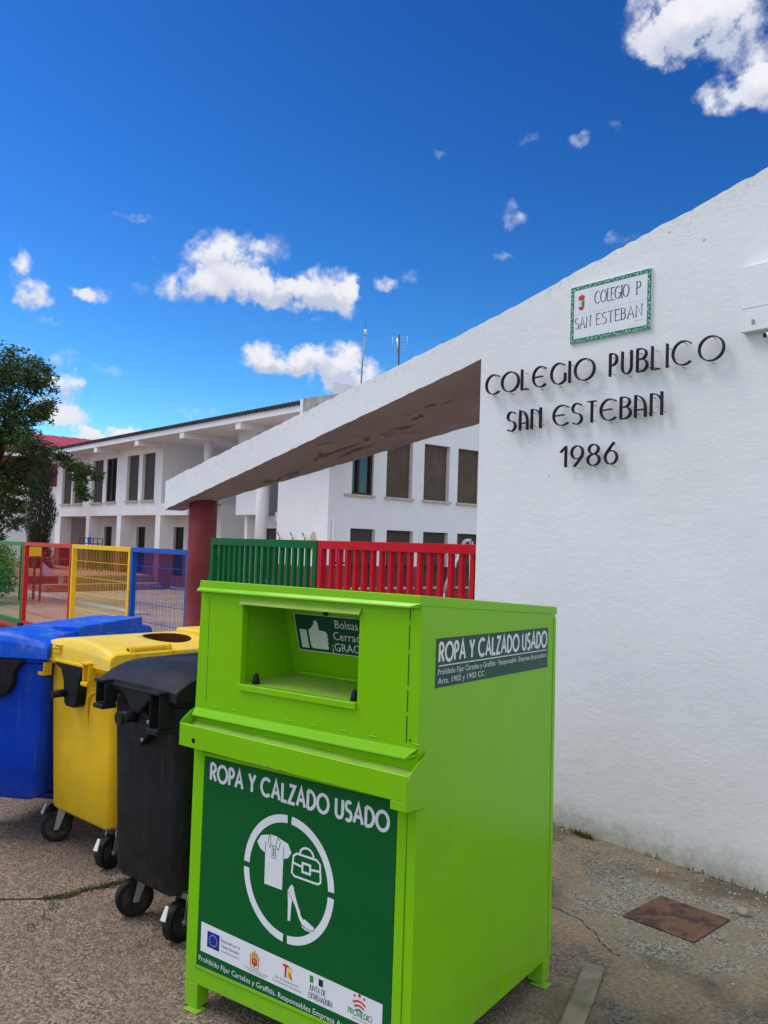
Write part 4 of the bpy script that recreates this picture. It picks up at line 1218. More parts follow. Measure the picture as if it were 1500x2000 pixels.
# ring with pictograms
m = MB()
for a0, a1 in ((92.5, 177), (182.5, 267), (272.5, 357), (2.5, 87)):
    ring_sheet(m, .4795, .5835, .176, .2015, a0, a1, pf, 'sign_white', 24, kz=1.045)
# shirt
SX = lambda u: .330 + u * .190
SZ = lambda v: .490 + v * .236
shirt = [(.22, .0), (.83, .0), (.835, .62), (1.0, .70 - .02), (1.10, .80), (.98, .955), (.74, 1.0), (.62, 1.03), (.5, 1.035), (.38, 1.03), (.24, 1.0), (.05, .955), (-.08, .80), (.04, .68), (.215, .62)]
sp = [(.3475 + u * .133, .541 + v * .166) for u, v in shirt]
sp = sp[:]
poly_sheet(m, sp, pf, 'sign_white', .0002)
def lin_(pl, w=.0022, l=.0006, mt='panel_green'): line_sheet(m, pl, w, pf, mt, l)
sxy = lambda u, v: (.3475 + u * .133, .541 + v * .166)
lin_([sxy(.36, 1.03), sxy(.40, .86), sxy(.50, .80), sxy(.56, .83), sxy(.64, 1.03)])
lin_([sxy(.36, 1.03), sxy(.30, .92), sxy(.36, .76), sxy(.42, .82)])
lin_([sxy(.64, 1.03), sxy(.72, .93), sxy(.66, .76), sxy(.58, .82)])
lin_([sxy(.45, .81), sxy(.45, .58), sxy(.57, .58), sxy(.57, .81)])
lin_([sxy(.215, .62), sxy(.215, .86)]); lin_([sxy(.835, .62), sxy(.835, .86)])
for v in (.64, .69, .75):
    q = sxy(.51, v); poly_sheet(m, [(q[0] - .003, q[1] - .003), (q[0] + .003, q[1] - .003), (q[0] + .003, q[1] + .003), (q[0] - .003, q[1] + .003)], pf, 'panel_green', .0007)
# handbag
hb = lambda u, v: (.501 + u * .120, .602 + v * .076)
line_sheet(m, [hb(.14, 1), hb(.86, 1), hb(.98, .86), hb(1.02, .12), hb(.92, 0), hb(.08, 0), hb(-.02, .12), hb(.02, .86), hb(.14, 1)], .0070, pf, 'sign_white', .0002)
line_sheet(m, [hb(.03, .56), hb(.36, .50)], .0070, pf, 'sign_white', .0003); line_sheet(m, [hb(.64, .50), hb(.97, .56)], .0070, pf, 'sign_white', .0003)
line_sheet(m, [hb(.36, .30), hb(.36, .68), hb(.64, .68), hb(.64, .30), hb(.36, .30)], .0075, pf, 'sign_white', .0004)
line_sheet(m, [hb(.25, 1.02)] + [(hb(.5, 1.02)[0] + .030 * math.cos(R(a)), hb(.5, 1.02)[1] + .026 * math.sin(R(a))) for a in range(170, 5, -15)] + [hb(.75, 1.02)], .0070, pf, 'sign_white', .0005)
# shoe
so = lambda u, v: (.483 + u * .120, .447 + v * .124)
poly_sheet(m, [so(.0, .80), so(.10, .97), so(.17, 1.0), so(.22, .93), so(.30, .70), so(.42, .46), so(.60, .24), so(.80, .17), so(.98, .10), so(1.0, .04), so(.90, .0), so(.72, .0), so(.56, .06), so(.44, .20), so(.33, .42), so(.18, .62)], pf, 'sign_white', .0002)
poly_sheet(m, [so(.0, .80), so(.18, .62), so(.155, .45), so(.13, .02), so(.04, .02), so(.03, .45)], pf, 'sign_white', .0003)
lin_([so(.01, .79), so(.17, .62)], .0018); lin_([so(.56, .035), so(.74, -.012), so(.92, -.008), so(1.0, .03)], .002)
poly_sheet(m, [so(.47, .43), so(.55, .33), so(.66, .23), so(.60, .20), so(.50, .30)], pf, 'panel_green', .0006)
line_sheet(m, [so(.55, .02), so(.70, -.035), so(.90, -.035), so(1.02, .015)], .005, pf, 'sign_white', .0004)
m.build('pictogram', 'sign_white', panel)
# white strip of logos
m = MB()
Z0, Z1 = .221, .324
poly_sheet(m, [(.079, Z0), (.884, Z0 + .002), (.884, Z1 - .012), (.079, Z1)], pf, 'sign_white')
m.build('logo_strip', 'sign_white', panel)
m = MB()
poly_sheet(m, [(.112, .246), (.173, .246), (.173, .302), (.112, .302)], pf, 'eu_blue', .0006)
for k in range(12):
    a = R(30 * k); cx, cz = .1425 + .019 * math.cos(a), .274 + .019 * math.sin(a)
    star = [(cx + (.0036 if j % 2 == 0 else .0015) * math.cos(R(90 + 36 * j)), cz + (.0036 if j % 2 == 0 else .0015) * math.sin(R(90 + 36 * j))) for j in range(10)]
    poly_sheet(m, star, pf, 'eu_yellow', .0009)
font_text(m, 'Financiado por la', .180, .276, .285, pf, 'eu_blue', .0135, .0006)
font_text(m, 'Unión Europea', .184, .270, .266, pf, 'eu_blue', .0145, .0006)
font_text(m, 'NextGenerationEU', .184, .270, .250, pf, 'sign_grey', .0105, .0006)
m.build('flag_logo', 'eu_blue', panel)
m = MB()
cx = .345
poly_sheet(m, [(cx - .012, .278), (cx + .012, .278), (cx + .013, .258), (cx, .250), (cx - .013, .258)], pf, 'crest_red', .0006)
for s_ in (-1, 1):
    poly_sheet(m, [(cx + s_ * .016, .250), (cx + s_ * .021, .250), (cx + s_ * .021, .280), (cx + s_ * .016, .280)], pf, 'crest_gold', .0007)
    poly_sheet(m, [(cx + s_ * .015, .281), (cx + s_ * .023, .281), (cx + s_ * .019, .288)], pf, 'crest_red', .0008)
poly_sheet(m, [(cx - .012, .280), (cx + .012, .280), (cx + .016, .294), (cx, .300), (cx - .016, .294)], pf, 'crest_gold', .0007)
poly_sheet(m, [(cx - .005, .264), (cx + .005, .264), (cx + .005, .274), (cx - .005, .274)], pf, 'crest_gold', .0009)
line_sheet(m, [(cx, .300), (cx, .306)], .003, pf, 'crest_red', .0007)
font_text(m, 'MINISTERIO', .326, .366, .243, pf, 'sign_grey', .0085, .0006)
font_text(m, 'PARA LA TRANSICIÓN ECOLÓGICA', .300, .410, .235, pf, 'sign_grey', .0080, .0006)
font_text(m, 'Y EL RETO DEMOGRÁFICO', .312, .398, .227, pf, 'sign_grey', .0080, .0006)
m.build('crest_logo', 'crest_red', panel)
m = MB()
line_sheet(m, [(.474, .300), (.500, .300)], .008, pf, 'logo_red', .0006); line_sheet(m, [(.487, .300), (.487, .262)], .008, pf, 'logo_red', .0008)
line_sheet(m, [(.500, .262), (.500, .300)], .007, pf, 'eu_yellow', .0006)
line_sheet(m, [(.500, .298), (.510, .298), (.514, .290), (.510, .282), (.500, .281)], .006, pf, 'eu_yellow', .0008); line_sheet(m, [(.504, .281), (.515, .262)], .007, pf, 'logo_red', .0009)
font_text(m, 'Plan de Recuperación,', .440, .546, .247, pf, 'sign_grey', .0115, .0006)
font_text(m, 'Transformación y Resiliencia', .428, .556, .234, pf, 'sign_grey', .0110, .0006)
m.build('recovery_logo', 'logo_red', panel)
m = MB()
poly_sheet(m, [(.592, .283), (.607, .283), (.607, .305), (.592, .305)], pf, 'logo_green', .0006)
poly_sheet(m, [(.630, .283), (.648, .283), (.648, .305), (.630, .305)], pf, 'sign_dark', .0006)
flat_text(m, 'JUNTA DE', .591, .660, .258, .276, lambda x, z, l: pf(x, z, l + .0006), weight=.10, mat='sign_dark', gap=.10)
flat_text(m, 'EXTREMADURA', .590, .690, .233, .251, lambda x, z, l: pf(x, z, l + .0006), weight=.10, mat='sign_dark', gap=.10)
m.build('region_logo', 'sign_dark', panel)
m = MB()
cx = .795
for dx, dz, r_ in ((-.019, .303, .0042), (0, .308, .0058), (.019, .303, .0042)):
    ring_sheet(m, cx + dx, dz, .0002, r_, 0, 360, pf, 'logo_red', 12, .0006)
for k, mt in ((0, 'logo_red'), (1, 'logo_red'), (2, 'logo_green')):
    ring_sheet(m, cx, .250 - .002 * k, .037 - .011 * k, .043 - .011 * k, 52 - 3 * k, 128 + 3 * k, pf, mt, 10, .0006 + .0002 * k)
flat_text(m, 'PROMEDIO', .752, .846, .242, .260, lambda x, z, l: pf(x, z, l + .0006), weight=.13, mat='logo_green', gap=.12)
font_text(m, 'Consorcio de servicios', .768, .830, .231, pf, 'logo_green', .0075, .0006)
m.build('promoter_logo', 'logo_green', panel)
m = MB()
font_text(m, 'Prohibido Fijar Carteles y Graffitis. Responsables Empresa Anunciadora', .072, .845, .186, pf, 'sign_white', .0265, .0003)
m.build('notice', 'sign_white', panel)

# trough under the hopper: a deep lip with cheeks
m = MB()
VT = -.070
ts_ = lambda u: -.020 * u
zt0, zb0 = 1.036, .956
TL_, TR_ = -.004, W + .008
pr = [(.030, 1.064), (-.006, 1.060), (-.040, 1.052), (-.060, 1.040)]
m.hexa([(TL_, VT, zb0), (TR_, VT, zb0 - .018), (TR_, VT + .003, zb0 - .018), (TL_, VT + .003, zb0), (TL_, VT, zt0), (TR_, VT, zt0 - .018), (TR_, VT + .003, zt0 - .018), (TL_, VT + .003, zt0)])
# horizontal return on top of the lip
m.hexa([(TL_ + .004, VT + .0031, zt0 - .004), (TR_ - .004, VT + .0031, zt0 - .022), (TR_ - .004, VT + .016, zt0 - .022), (TL_ + .004, VT + .016, zt0 - .004), (TL_ + .004, VT + .0031, zt0 - .001), (TR_ - .004, VT + .0031, zt0 - .019), (TR_ - .004, VT + .016, zt0 - .019), (TL_ + .004, VT + .016, zt0 - .001)])
# underside
m.hexa([(TL_, VT + .0031, zb0), (TR_, VT + .0031, zb0 - .018), (TR_, -.0005, zb0 - .018), (TL_, -.0005, zb0), (TL_, VT + .0031, zb0 + .003), (TR_, VT + .0031, zb0 - .015), (TR_, -.0005, zb0 - .015), (TL_, -.0005, zb0 + .003)])
# tab at the right end
m.box((W - .052, VT + .0002, .911), (TR_, VT + .003, zb0 - .0181)); 
trough = m.build('trough', 'lime_paint', CB, .0012, 1)
m = MB()
m.hexa([(.002, VT + .017, zt0 - .030), (W - .002, VT + .017, zt0 - .048), (W - .002, -.002, zt0 - .022), (.002, -.002, zt0 - .004), (.002, VT + .017, zt0 - .027), (W - .002, VT + .017, zt0 - .045), (W - .002, -.002, zt0 - .019), (.002, -.002, zt0 - .001)])
m.build('trough_floor', 'lime_dusty', trough)
ck = [(.045, 1.076), (.012, 1.062), (-.020, 1.046), (-.048, 1.030), (-.062, 1.018), (VT, 1.002), (VT, .911), (.040, .905)]
m = MB()
m.prism(ck, 'x', W + .0085, W + .0115)
m.build('cheek_plate', 'lime_paint', CB, .0008, 1)
ck2 = [(.060, 1.100), (.03, 1.092), (-.020, 1.075), (-.050, 1.055), (-.064, 1.044), (VT, 1.036), (VT, .956), (.040, .956)]
m = MB(); m.prism(ck2, 'x', -.0075, -.0045); m.build('cheek_plate', 'lime_paint', CB, .0008, 1)
m = MB(); m.tube([(.068, VT - .0004, .982), (.068, VT + .002, .982)], .0095, 14); m.build('bolt_hole', 'black_rubber', trough)
# torn paint / chewed edge at the middle of the lip
m = MB()
rn = random.Random(5)
for k in range(9):
    x = .36 + k * .020 + rn.uniform(-.005, .005)
    zz = zb0 - .018 * x / W
    m.face([(x, VT - .0006, zz - .001), (x + .016, VT - .0006, zz - .001), (x + .013, VT - .0006, zz + rn.uniform(.001, .005)), (x + .004, VT - .0006, zz + rn.uniform(.001, .003))])
m.build('scuff', 'rust_pin', trough)

# hopper front with its opening
O0, O1, OZ0, OZ1 = .226, .747, 1.196, 1.494
m = MB()
VF = -.006
xl = lambda z: TI * (z - 1.06) / .48 + .001
def q4(a, b, c, d): m.face([a, b, c, d])
us = [None, O0, O1, None]; zsn = [1.085, OZ0, OZ1, 1.527]
for i in range(3):
    for j in range(3):
        if i == 1 and j == 1: continue
        L_ = lambda z, i=i: (xl(z) if i == 0 else (O0 if i == 1 else O1))
        R_ = lambda z, i=i: (O0 if i == 0 else (O1 if i == 1 else W))
        za, zb = zsn[j], zsn[j + 1]
        m.face([(L_(za), VF, za), (R_(za), VF, za), (R_(zb), VF, zb), (L_(zb), VF, zb)])
# returns at the edges
m.face([(W, VF, 1.085), (W, .0, 1.085), (W, .0, 1.527), (W, VF, 1.527)])
m.face([(xl(1.085), VF, 1.085), (xl(1.085), 0, 1.085), (xl(1.527), 0, 1.527), (xl(1.527), VF, 1.527)])
# opening jambs
for u in (O0, O1):
    m.face([(u, VF, OZ0), (u, .022, OZ0), (u, .022, OZ1), (u, VF, OZ1)])
hop = m.build('hopper_front', 'lime_paint', CB, .0015, 1, weld=True)
m = MB()
# folded bottom lip of the hopper and the head drip edge over the opening
m.hexa([(.002, VF - .016, 1.058), (W - .034, VF - .016, 1.054), (W - .0, VF - .001, 1.068), (.002, VF, 1.078), (.002, VF - .014, 1.057), (W - .034, VF - .014, 1.053), (W - .0, VF + .002, 1.066), (.002, VF + .003, 1.076)])
m.face([(.002, VF - .016, 1.060), (W - .034, VF - .016, 1.056), (W - .001, VF - .0005, 1.086), (.004, VF - .0005, 1.086)])
m.build('bottom_lip', 'lime_paint', hop)
m = MB()
m.hexa([(O0 - .004, VF - .016, OZ1 - .014), (O1 + .008, VF - .016, OZ1 - .014), (O1 + .010, VF - .001, OZ1 + .004), (O0 - .006, VF - .001, OZ1 + .004), (O0 - .004, VF - .016, OZ1 - .011), (O1 + .008, VF - .016, OZ1 - .011), (O1 + .010, VF - .001, OZ1 + .008), (O0 - .006, VF - .001, OZ1 + .008)])
m.build('drip_edge', 'lime_dusty', hop)
m = MB()
m.hexa([(O0, VF - .010, OZ0 - .020), (O1, VF - .010, OZ0 - .020), (O1, VF - .0005, OZ0 - .020), (O0, VF - .0005, OZ0 - .020), (O0, VF - .010, OZ0 + .001), (O1, VF - .010, OZ0 + .001), (O1, .02, OZ0 + .001), (O0, .02, OZ0 + .001)])
m.build('ledge', 'lime_paint', hop, .001, 1)
# dashed weld seams and little dents
m = MB()
for za, zb in ((1.475, 1.512), (1.385, 1.462), (1.275, 1.372), (1.195, 1.262), (1.100, 1.182)):
    m.box((.9405, VF - .0008, za), (.9440, VF - .0001, zb))
for za, zb in ((1.300, 1.50), (1.11, 1.28)):
    m.box((.0560, VF - .0006, za), (.0575, VF - .0001, zb))
m.tube([(.9565, VF - .0008, 1.110), (.9565, VF, 1.110)], .004, 8)
each(m, 'seam', 'panel_green', hop)
m = MB()
for x in (.10, .19, .33, .45, .56, .68, .80, .965):
    m.box((x, VF - .0016, 1.099), (x + .030, VF - .0001, 1.102))
each(m, 'weld_bead', 'lime_paint', hop, .0006, 1)
# chute inside the opening
m = MB()
v0, v1 = .300, .218
m.face([(.215, .022, OZ0), (.765, .022, OZ0), (.80, v0, OZ0 + .012), (.19, v0, OZ0 + .012)], 'lime_dusty')
m.face([(.19, v0, OZ0 + .012), (.80, v0, OZ0 + .012), (.80, v1 - .01, OZ1 + .03), (.19, v1 - .01, OZ1 + .03)], 'lime_paint')
m.face([(.216, .022, OZ0), (.216, v0 + .01, OZ0), (.216, v1, OZ1 + .03), (.216, .022, OZ1 + .03)], 'lime_paint')
m.face([(.765, .022, OZ0), (.765, v0 + .01, OZ0), (.765, v1, OZ1 + .03), (.765, .022, OZ1 + .03)], 'lime_paint')
m.face([(.19, .0, OZ1 + .03), (.80, .0, OZ1 + .03), (.80, v1, OZ1 + .03), (.19, v1, OZ1 + .03)], 'lime_paint')
ch = m.build('chute', 'lime_paint', CB)
m = MB(); m.box((.255, v0 - .022, OZ0 + .011), (.765, v0 - .006, OZ0 + .022)); m.box((.30, .190, OZ1 - .046), (.74, .213, OZ1 + .012)); each(m, 'chute_rail', 'lime_paint', ch, .002, 1)
m = MB(); m.tube([(.452, .182, OZ1 - .040), (.452, .1899, OZ1 - .040)], .009, 12); m.tube([(.265, .03, OZ1 + .004), (.265, .05, OZ1 - .008)], .006, 8); m.tube([(.280, .03, OZ1 + .004), (.280, .05, OZ1 - .008)], .006, 8); each(m, 'chute_bolt', 'black_rubber', ch)
for u, v in ((.266, .022), (.718, .008)):
    m = MB(); prof_ = [(.0, .036), (.005, .035), (.009, .028), (.012, .014), (.015, .0)]
    m.loft([[(u + r_ * math.cos(2 * math.pi * k / 16), v + .012 + r_ * math.sin(2 * math.pi * k / 16), OZ0 + .003 + z_) for k in range(16)] for r_, z_ in reversed([(max(r_, .0006), z_) for r_, z_ in prof_])])
    m.build('rubber_buffer', 'black_rubber', CB)
# sticker on the chute back
def cf(x, z, l):
    v = v0 + (v1 - .01 - v0) * (z - OZ0 - .012) / (OZ1 + .018 - OZ0) - .002
    return (x, v - .0012 - l, z)
m = MB()
poly_sheet(m, [(.262, 1.300), (.765, 1.300), (.765, 1.442), (.262, 1.442)], cf, 'sign_white')
poly_sheet(m, [(.265, 1.303), (.765, 1.303), (.765, 1.439), (.265, 1.439)], cf, 'sticker_green', .0005)
stk = m.build('chute_sticker', 'sticker_green', CB)
m = MB()
poly_sheet(m, [(.280, 1.312), (.316, 1.312), (.314, 1.382), (.280, 1.382)], cf, 'sign_white', .001)
thumb = [(.326, 1.320), (.335, 1.313), (.408, 1.313), (.413, 1.322), (.408, 1.330), (.414, 1.338), (.409, 1.346), (.415, 1.354), (.410, 1.362), (.414, 1.370), (.406, 1.381), (.374, 1.384), (.374, 1.410), (.367, 1.420), (.356, 1.419), (.352, 1.405), (.340, 1.392), (.324, 1.382)]
poly_sheet(m, thumb, cf, 'sign_white', .001)
font_text(m, 'Bolsas', .455, None, 1.398, cf, 'sign_white', .044, .001)
font_text(m, 'Cerradas', .440, None, 1.354, cf, 'sign_white', .044, .001)
font_text(m, '¡GRACIAS!', .428, None, 1.312, cf, 'sign_white', .044, .001)
m.build('sticker_print', 'sign_white', stk)
# lid
m = MB()
zr = lambda v: H - .0 - DR * max(0, v) / D
P = [(TI - .005, -.015, 1.523), (W + .002, -.015, 1.523), (W + .004, D - .014, zr(D) - .030), (TI + .006, D - .014, zr(D) - .030),
     (TI - .002, -.014, 1.556), (W + .001, -.014, 1.556), (W + .003, D - .015, zr(D)), (TI + .007, D - .015, zr(D))]
m.hexa(P)
lid = m.build('roof_lid', 'lime_paint', CB, .003, 2)
m = MB()
m.hexa([(TI - .007, -.026, 1.516), (W - .034, -.026, 1.516), (W + .001, -.0155, 1.520), (TI - .005, -.0155, 1.520), (TI - .006, -.025, 1.519), (W - .034, -.025, 1.519), (W + .001, -.0150, 1.5232), (TI - .005, -.0150, 1.5232)])
m.hexa([(TI - .006, -.026, 1.5195), (W - .034, -.026, 1.5195), (W + .0005, -.0156, 1.528), (TI - .005, -.0156, 1.528), (TI - .006, -.0255, 1.5205), (W - .034, -.0255, 1.5205), (W + .0005, -.0152, 1.530), (TI - .005, -.0152, 1.530)])
m.build('drip_lip', 'lime_paint', lid)
# legs with drilled foot plates
for k, (u, v) in enumerate(((.0, .0), (W - .066, .0), (.0, D - .06), (W - .066, D - .06))):
    m = MB(); m.box((u + .0005, v + .0005, 0.006), (u + .0655, v + .0595, LG)); lg = m.build('leg', 'lime_paint', CB, .002, 1)
    m = MB(); m.box((u + .02, v - .022, .0005), (u + .088, v + .030, .0058)); m.build('foot_plate', 'lime_paint', lg, .002, 1)
# side sticker
sf = lambda x, z, l: (W + .0022 + l, x, z)
def sfs(v, z, l): return (W + .0022 + l, v, z - .013 * (v - .085) / .84)
m = MB()
poly_sheet(m, [(.085, 1.262), (.928, 1.262), (.928, 1.417), (.085, 1.417)], sfs, 'sticker_green')
st = m.build('side_sticker', 'sticker_green', CB)
m = MB()
f2 = lambda x, z, l: sfs(x, z, l + .0005)
flat_text(m, 'ROPA Y CALZADO USADO', .100, .915, 1.343, 1.402, f2, weight=.19, mat='sign_white', gap=.15, space=.40)
line_sheet(m, [(.100, 1.330), (.915, 1.330)], .0035, f2, 'sign_white')
font_text(m, 'Prohibido Fijar Carteles y Graffitis · Responsable  Empresa Anunciadora', .097, .915, 1.302, f2, 'sign_white', .0270)
font_text(m, 'Arts. 1902 y 1903 CC', .098, .405, 1.273, f2, 'sign_white', .0270)
m.build('sticker_print', 'sign_white', st)

# ================================================================== WHEELED BINS
def rrect(w0, w1, l0, l1, r, z, n=5):
    pts = []
    for cx, cy, a0 in ((w1 - r, l0 + r, -90), (w1 - r, l1 - r, 0), (w0 + r, l1 - r, 90), (w0 + r, l0 + r, 180)):
        for k in range(n + 1):
            a = R(a0 + 90 * k / n); pts.append((cx + r * math.cos(a), cy + r * math.sin(a), z))
    return pts
def bin_body(mat, root, hw=.31, zb=.178):
    m = MB()
    L = 1.22
    rings = []
    for z, ins in ((zb, .040), (zb + .013, .030), (.55, .018), (.98, .003), (1.0, .0)):
        rings.append([(p[0], p[1], p[2] + (.055 * min(1, abs(p[0]) / hw) ** 3 if z < zb + .02 else 0)) for p in rrect(-hw + .010 + ins, hw - .010 - ins, .02 + ins, L - ins, .055, z, 5)])
    m.loft(rings)
    # rounded belly between the wheels
    m.loft([rrect(-hw + .10, hw - .10, .33, .92, .06, .165), rrect(-hw + .08, hw - .08, .28, .97, .06, .190), rrect(-hw + .075, hw - .075, .24, 1.01, .06, .223)])
    return m.build('body', mat, root)
def bin_rim(mat, root, hw=.31):
    m = MB()
    m.loft([rrect(-hw + .01, hw - .01, .0, 1.24, .06, 1.0005), rrect(-hw, hw, -.010, 1.25, .065, 1.010), rrect(-hw, hw, -.010, 1.25, .065, 1.048), rrect(-hw + .01, hw - .01, .0, 1.24, .06, 1.056)])
    return m.build('rim', mat, root)
def lug(root, u, mat, w=.082, h=.150, d=.075, z=1.0):
    m = MB(); s = .010
    y1 = -.0005
    m.box((u - w / 2, -d, z - .002), (u + w / 2, y1 - .008, z + .012)); m.box((u - w / 2, -d, z - h), (u + w / 2, y1, z - h + .022))
    m.box((u - w / 2, -d * .85, z - h + .0225), (u - w / 2 + s, y1, z - .0025)); m.box((u + w / 2 - s, -d * .85, z - h + .0225), (u + w / 2, y1, z - .0025))
    m.build('lifting_lug', mat, root, .006, 2)
def caster(root, u, v, az, brake=False, name='caster'):
    """rubber wheel in a zinc fork; az = direction of the axle"""
    c = Vector((u, v, .085)); ax = Vector((math.cos(R(az)), math.sin(R(az)), 0)); ro = Vector((-ax.y, ax.x, 0))
    def ringp(off, rad): return [tuple(c + ax * off + (ro * math.cos(2 * math.pi * k / 28) + Vector((0, 0, 1)) * math.sin(2 * math.pi * k / 28)) * rad) for k in range(28)]
    m = MB(); m.loft([ringp(-.022, .072), ringp(-.024, .079), ringp(-.016, .084), ringp(.016, .084), ringp(.024, .079), ringp(.022, .072)], smooth=True)
    wh = m.build('wheel', 'black_rubber', root)
    m = MB(); m.loft([ringp(-.026, .030), ringp(-.027, .060), ringp(.027, .060), ringp(.026, .030)], smooth=False); m.build('hub', 'black_plastic', wh)
    m = MB()
    piv = c + ro * .035
    for s in (-1, 1):
        a = c + ax * .034 * s
        t_ = piv + ax * .034 * s
        P = [a - ro * .012 - Vector((0, 0, .012)), a + ro * .012 - Vector((0, 0, .012)), Vector((t_.x, t_.y, .203)) + ro * .024, Vector((t_.x, t_.y, .203)) - ro * .024]
        th = ax * .0025
        m.hexa([P[0] - th, P[1] - th, P[1] + th, P[0] + th, P[3] - th, P[2] - th, P[2] + th, P[3] + th])
    m.box((-.036, -.040, 0), (.036, .040, .005), None, Matrix.Translation((piv.x, piv.y, .2035)) @ Matrix.Rotation(R(az), 4, 'Z'))
    m.tube([tuple(c - ax * .040), tuple(c + ax * .040)], .010, 10)
    m.box((-.05, -.05, 0), (.05, .05, .005), None, Matrix.Translation((piv.x, piv.y, .2165)) @ Matrix.Rotation(0, 4, 'Z'))
    m.tube([(piv.x, piv.y, .2087), (piv.x, piv.y, .2164)], .026, 14)
    fk = m.build('fork', 'zinc', root)
    if brake:
        m = MB()
        p0 = Vector((piv.x, piv.y, .19)) + ro * -.050 if False else c - ro * .075 + Vector((0, 0, .085))
        d = (-ro * .40 + Vector((0, 0, -.9))).normalized(); up_ = ax.cross(d)
        A = [p0 + ax * .009, p0 - ax * .009, p0 - ax * .015 + d * .060, p0 + ax * .015 + d * .060]
        m.hexa([*(q + up_ * .003 for q in A), *(q - up_ * .003 for q in A)])
        m.build('brake_pedal', 'brake_white', root, .003, 2)
def arch_lid(mat, root, peak, side, front, hole=None, name='lid', nose=.10, crown=2.0, hw=.31):
    """domed lid: arched across its width, ends sloping up from the rim"""
    m = MB(); NU, NV = 24, 30
    L0, L1 = -.022, 1.262; Wd = hw + .012
    def height(u, v):
        t_ = abs(u) / Wd
        h = side + (peak - side) * (1 - t_ ** crown)
        e = min(v - L0, L1 - v)
        k = min(1, max(0, e / nose))
        k = front + (1 - front) * (1 - (1 - k) ** 2)
        return 1.057 + h * k
    us = [-Wd + 2 * Wd * i / NU for i in range(NU + 1)]; vs = [L0 + (L1 - L0) * (0.5 - .5 * math.cos(math.pi * j / NV)) for j in range(NV + 1)]
    idx = {}
    for i, u in enumerate(us):
        for j, v in enumerate(vs):
            idx[i, j] = len(m.v); m.v.append((u, v, height(u, v)))
    for i in range(NU):
        for j in range(NV):
            m.f.append([idx[i, j], idx[i + 1, j], idx[i + 1, j + 1], idx[i, j + 1]]); m.mi.append(0); m.sm.append(True)
    bot = lambda i, j: (us[i] * .985, vs[j], 1.050)
    edge = [(i, 0) for i in range(NU + 1)] + [(NU, j) for j in range(1, NV + 1)] + [(i, NV) for i in range(NU - 1, -1, -1)] + [(0, j) for j in range(NV - 1, 0, -1)]
    k0 = len(m.v)
    for e in edge:
        p = m.v[idx[e]]
        m.v.append((p[0] * 1.012, p[1] + (-.006 if e[1] == 0 else .006 if e[1] == NV else 0), 1.030))
    n_ = len(edge)
    for k in range(n_):
        m.f.append([idx[edge[k]], idx[edge[(k + 1) % n_]], k0 + (k + 1) % n_, k0 + k]); m.mi.append(0); m.sm.append(False)
    m.f.append([k0 + k for k in range(n_)]); m.mi.append(0); m.sm.append(False)
    o = m.build(name, mat, root)
    return o, height
def wheels(root, az, x=.19, v=.105, xr=None):
    xr = xr or x
    a, b_, c_, d_ = az
    caster(root, -x, v, a); caster(root, xr, v, b_, True); caster(root, -x, 1.10, c_); caster(root, x, 1.10, d_)

# ---- black bin
bb = thing('wheeled_bin', 'black four wheeled waste bin with domed lid between the yellow bin and the green bank', 'bin', (-3.55, 1.645, 0), .14, 'wheeled waste bins')
bin_body('black_plastic', bb, .285); bin_rim('black_plastic', bb, .285)
lid_o, hh = arch_lid('black_plastic', bb, .108, .078, .12, nose=.20, crown=2.4, hw=.285)
m = MB()
for s in (-1, 1):
    m.hexa([(s * .10 - .05, .10, hh(s * .1, .10) - .03), (s * .10 + .05, .10, hh(s * .1, .1) - .03), (s * .10 + .05, 1.1, hh(s * .1, .6) - .02), (s * .10 - .05, 1.1, hh(s * .1, .6) - .02),
            (s * .10 - .03, .22, hh(s * .1, .22) + .004), (s * .10 + .03, .22, hh(s * .1, .22) + .004), (s * .10 + .03, 1.08, hh(s * .1, .6) + .010), (s * .10 - .03, 1.08, hh(s * .1, .6) + .010)])
m.build('lid_rib', 'black_plastic', lid_o, .008, 2)
m = MB(); m.box((.315, .50, 1.05), (.36, .80, 1.17)); m.build('lid_handle', 'black_plastic', lid_o, .008, 2)
lug(bb, -.228, 'black_plastic', .080, .120, .075, 1.058); lug(bb, .200, 'black_plastic', .080, .165, .075, 1.058)
m = MB()
m.box((-.187, -.034, 1.038), (.159, -.0105, 1.056))
m.prism([(-.125, 1.035), (.125, 1.035), (.02, .945), (-.02, .945)], 'y', -.026, .022)
dm = [(.0, .985), (.10, .925), (.105, .88), (.03, .810), (-.03, .810), (-.105, .88), (-.10, .925)]
m.prism(dm, 'y', -.012, .030)
tr_ = m.build('trunnion_mount', 'black_plastic', bb, .006, 2)
m = MB(); m.tube([(-.02, -.095, .930), (-.02, .0, .930)], .026, 18); m.tube([(-.02, -.0955, .930), (-.02, -.085, .930)], .0285, 18); m.build('trunnion_pin', 'black_plastic', bb)
m = MB(); m.tube([(.085, -.018, .920), (.085, -.008, .920)], .008, 10); m.tube([(.045, -.018, .838), (.045, -.008, .838)], .008, 10); each(m, 'rivet', 'zinc', tr_)
wheels(bb, (-20, 12, 20, 40), .145, .105, .20)

# ---- yellow bin
yb = thing('wheeled_bin', 'yellow four wheeled recycling bin with a round hole in its lid', 'bin', (-4.560, 1.742, 0), .14, 'wheeled waste bins')
bd = bin_body('yellow_plastic', yb, .358); bin_rim('yellow_plastic', yb, .358)
m = MB(); m.tube([(.085, .060, .30), (.085, .050, .60), (.090, .020, .80), (.11, .012, .865), (.16, .012, .895), (.22, .014, .90)], .007, 6); m.build('body_rib', 'yellow_plastic', bd)
lid_o, hh = arch_lid('yellow_lid', yb, .103, .050, .40, nose=.035, crown=1.9, hw=.358)
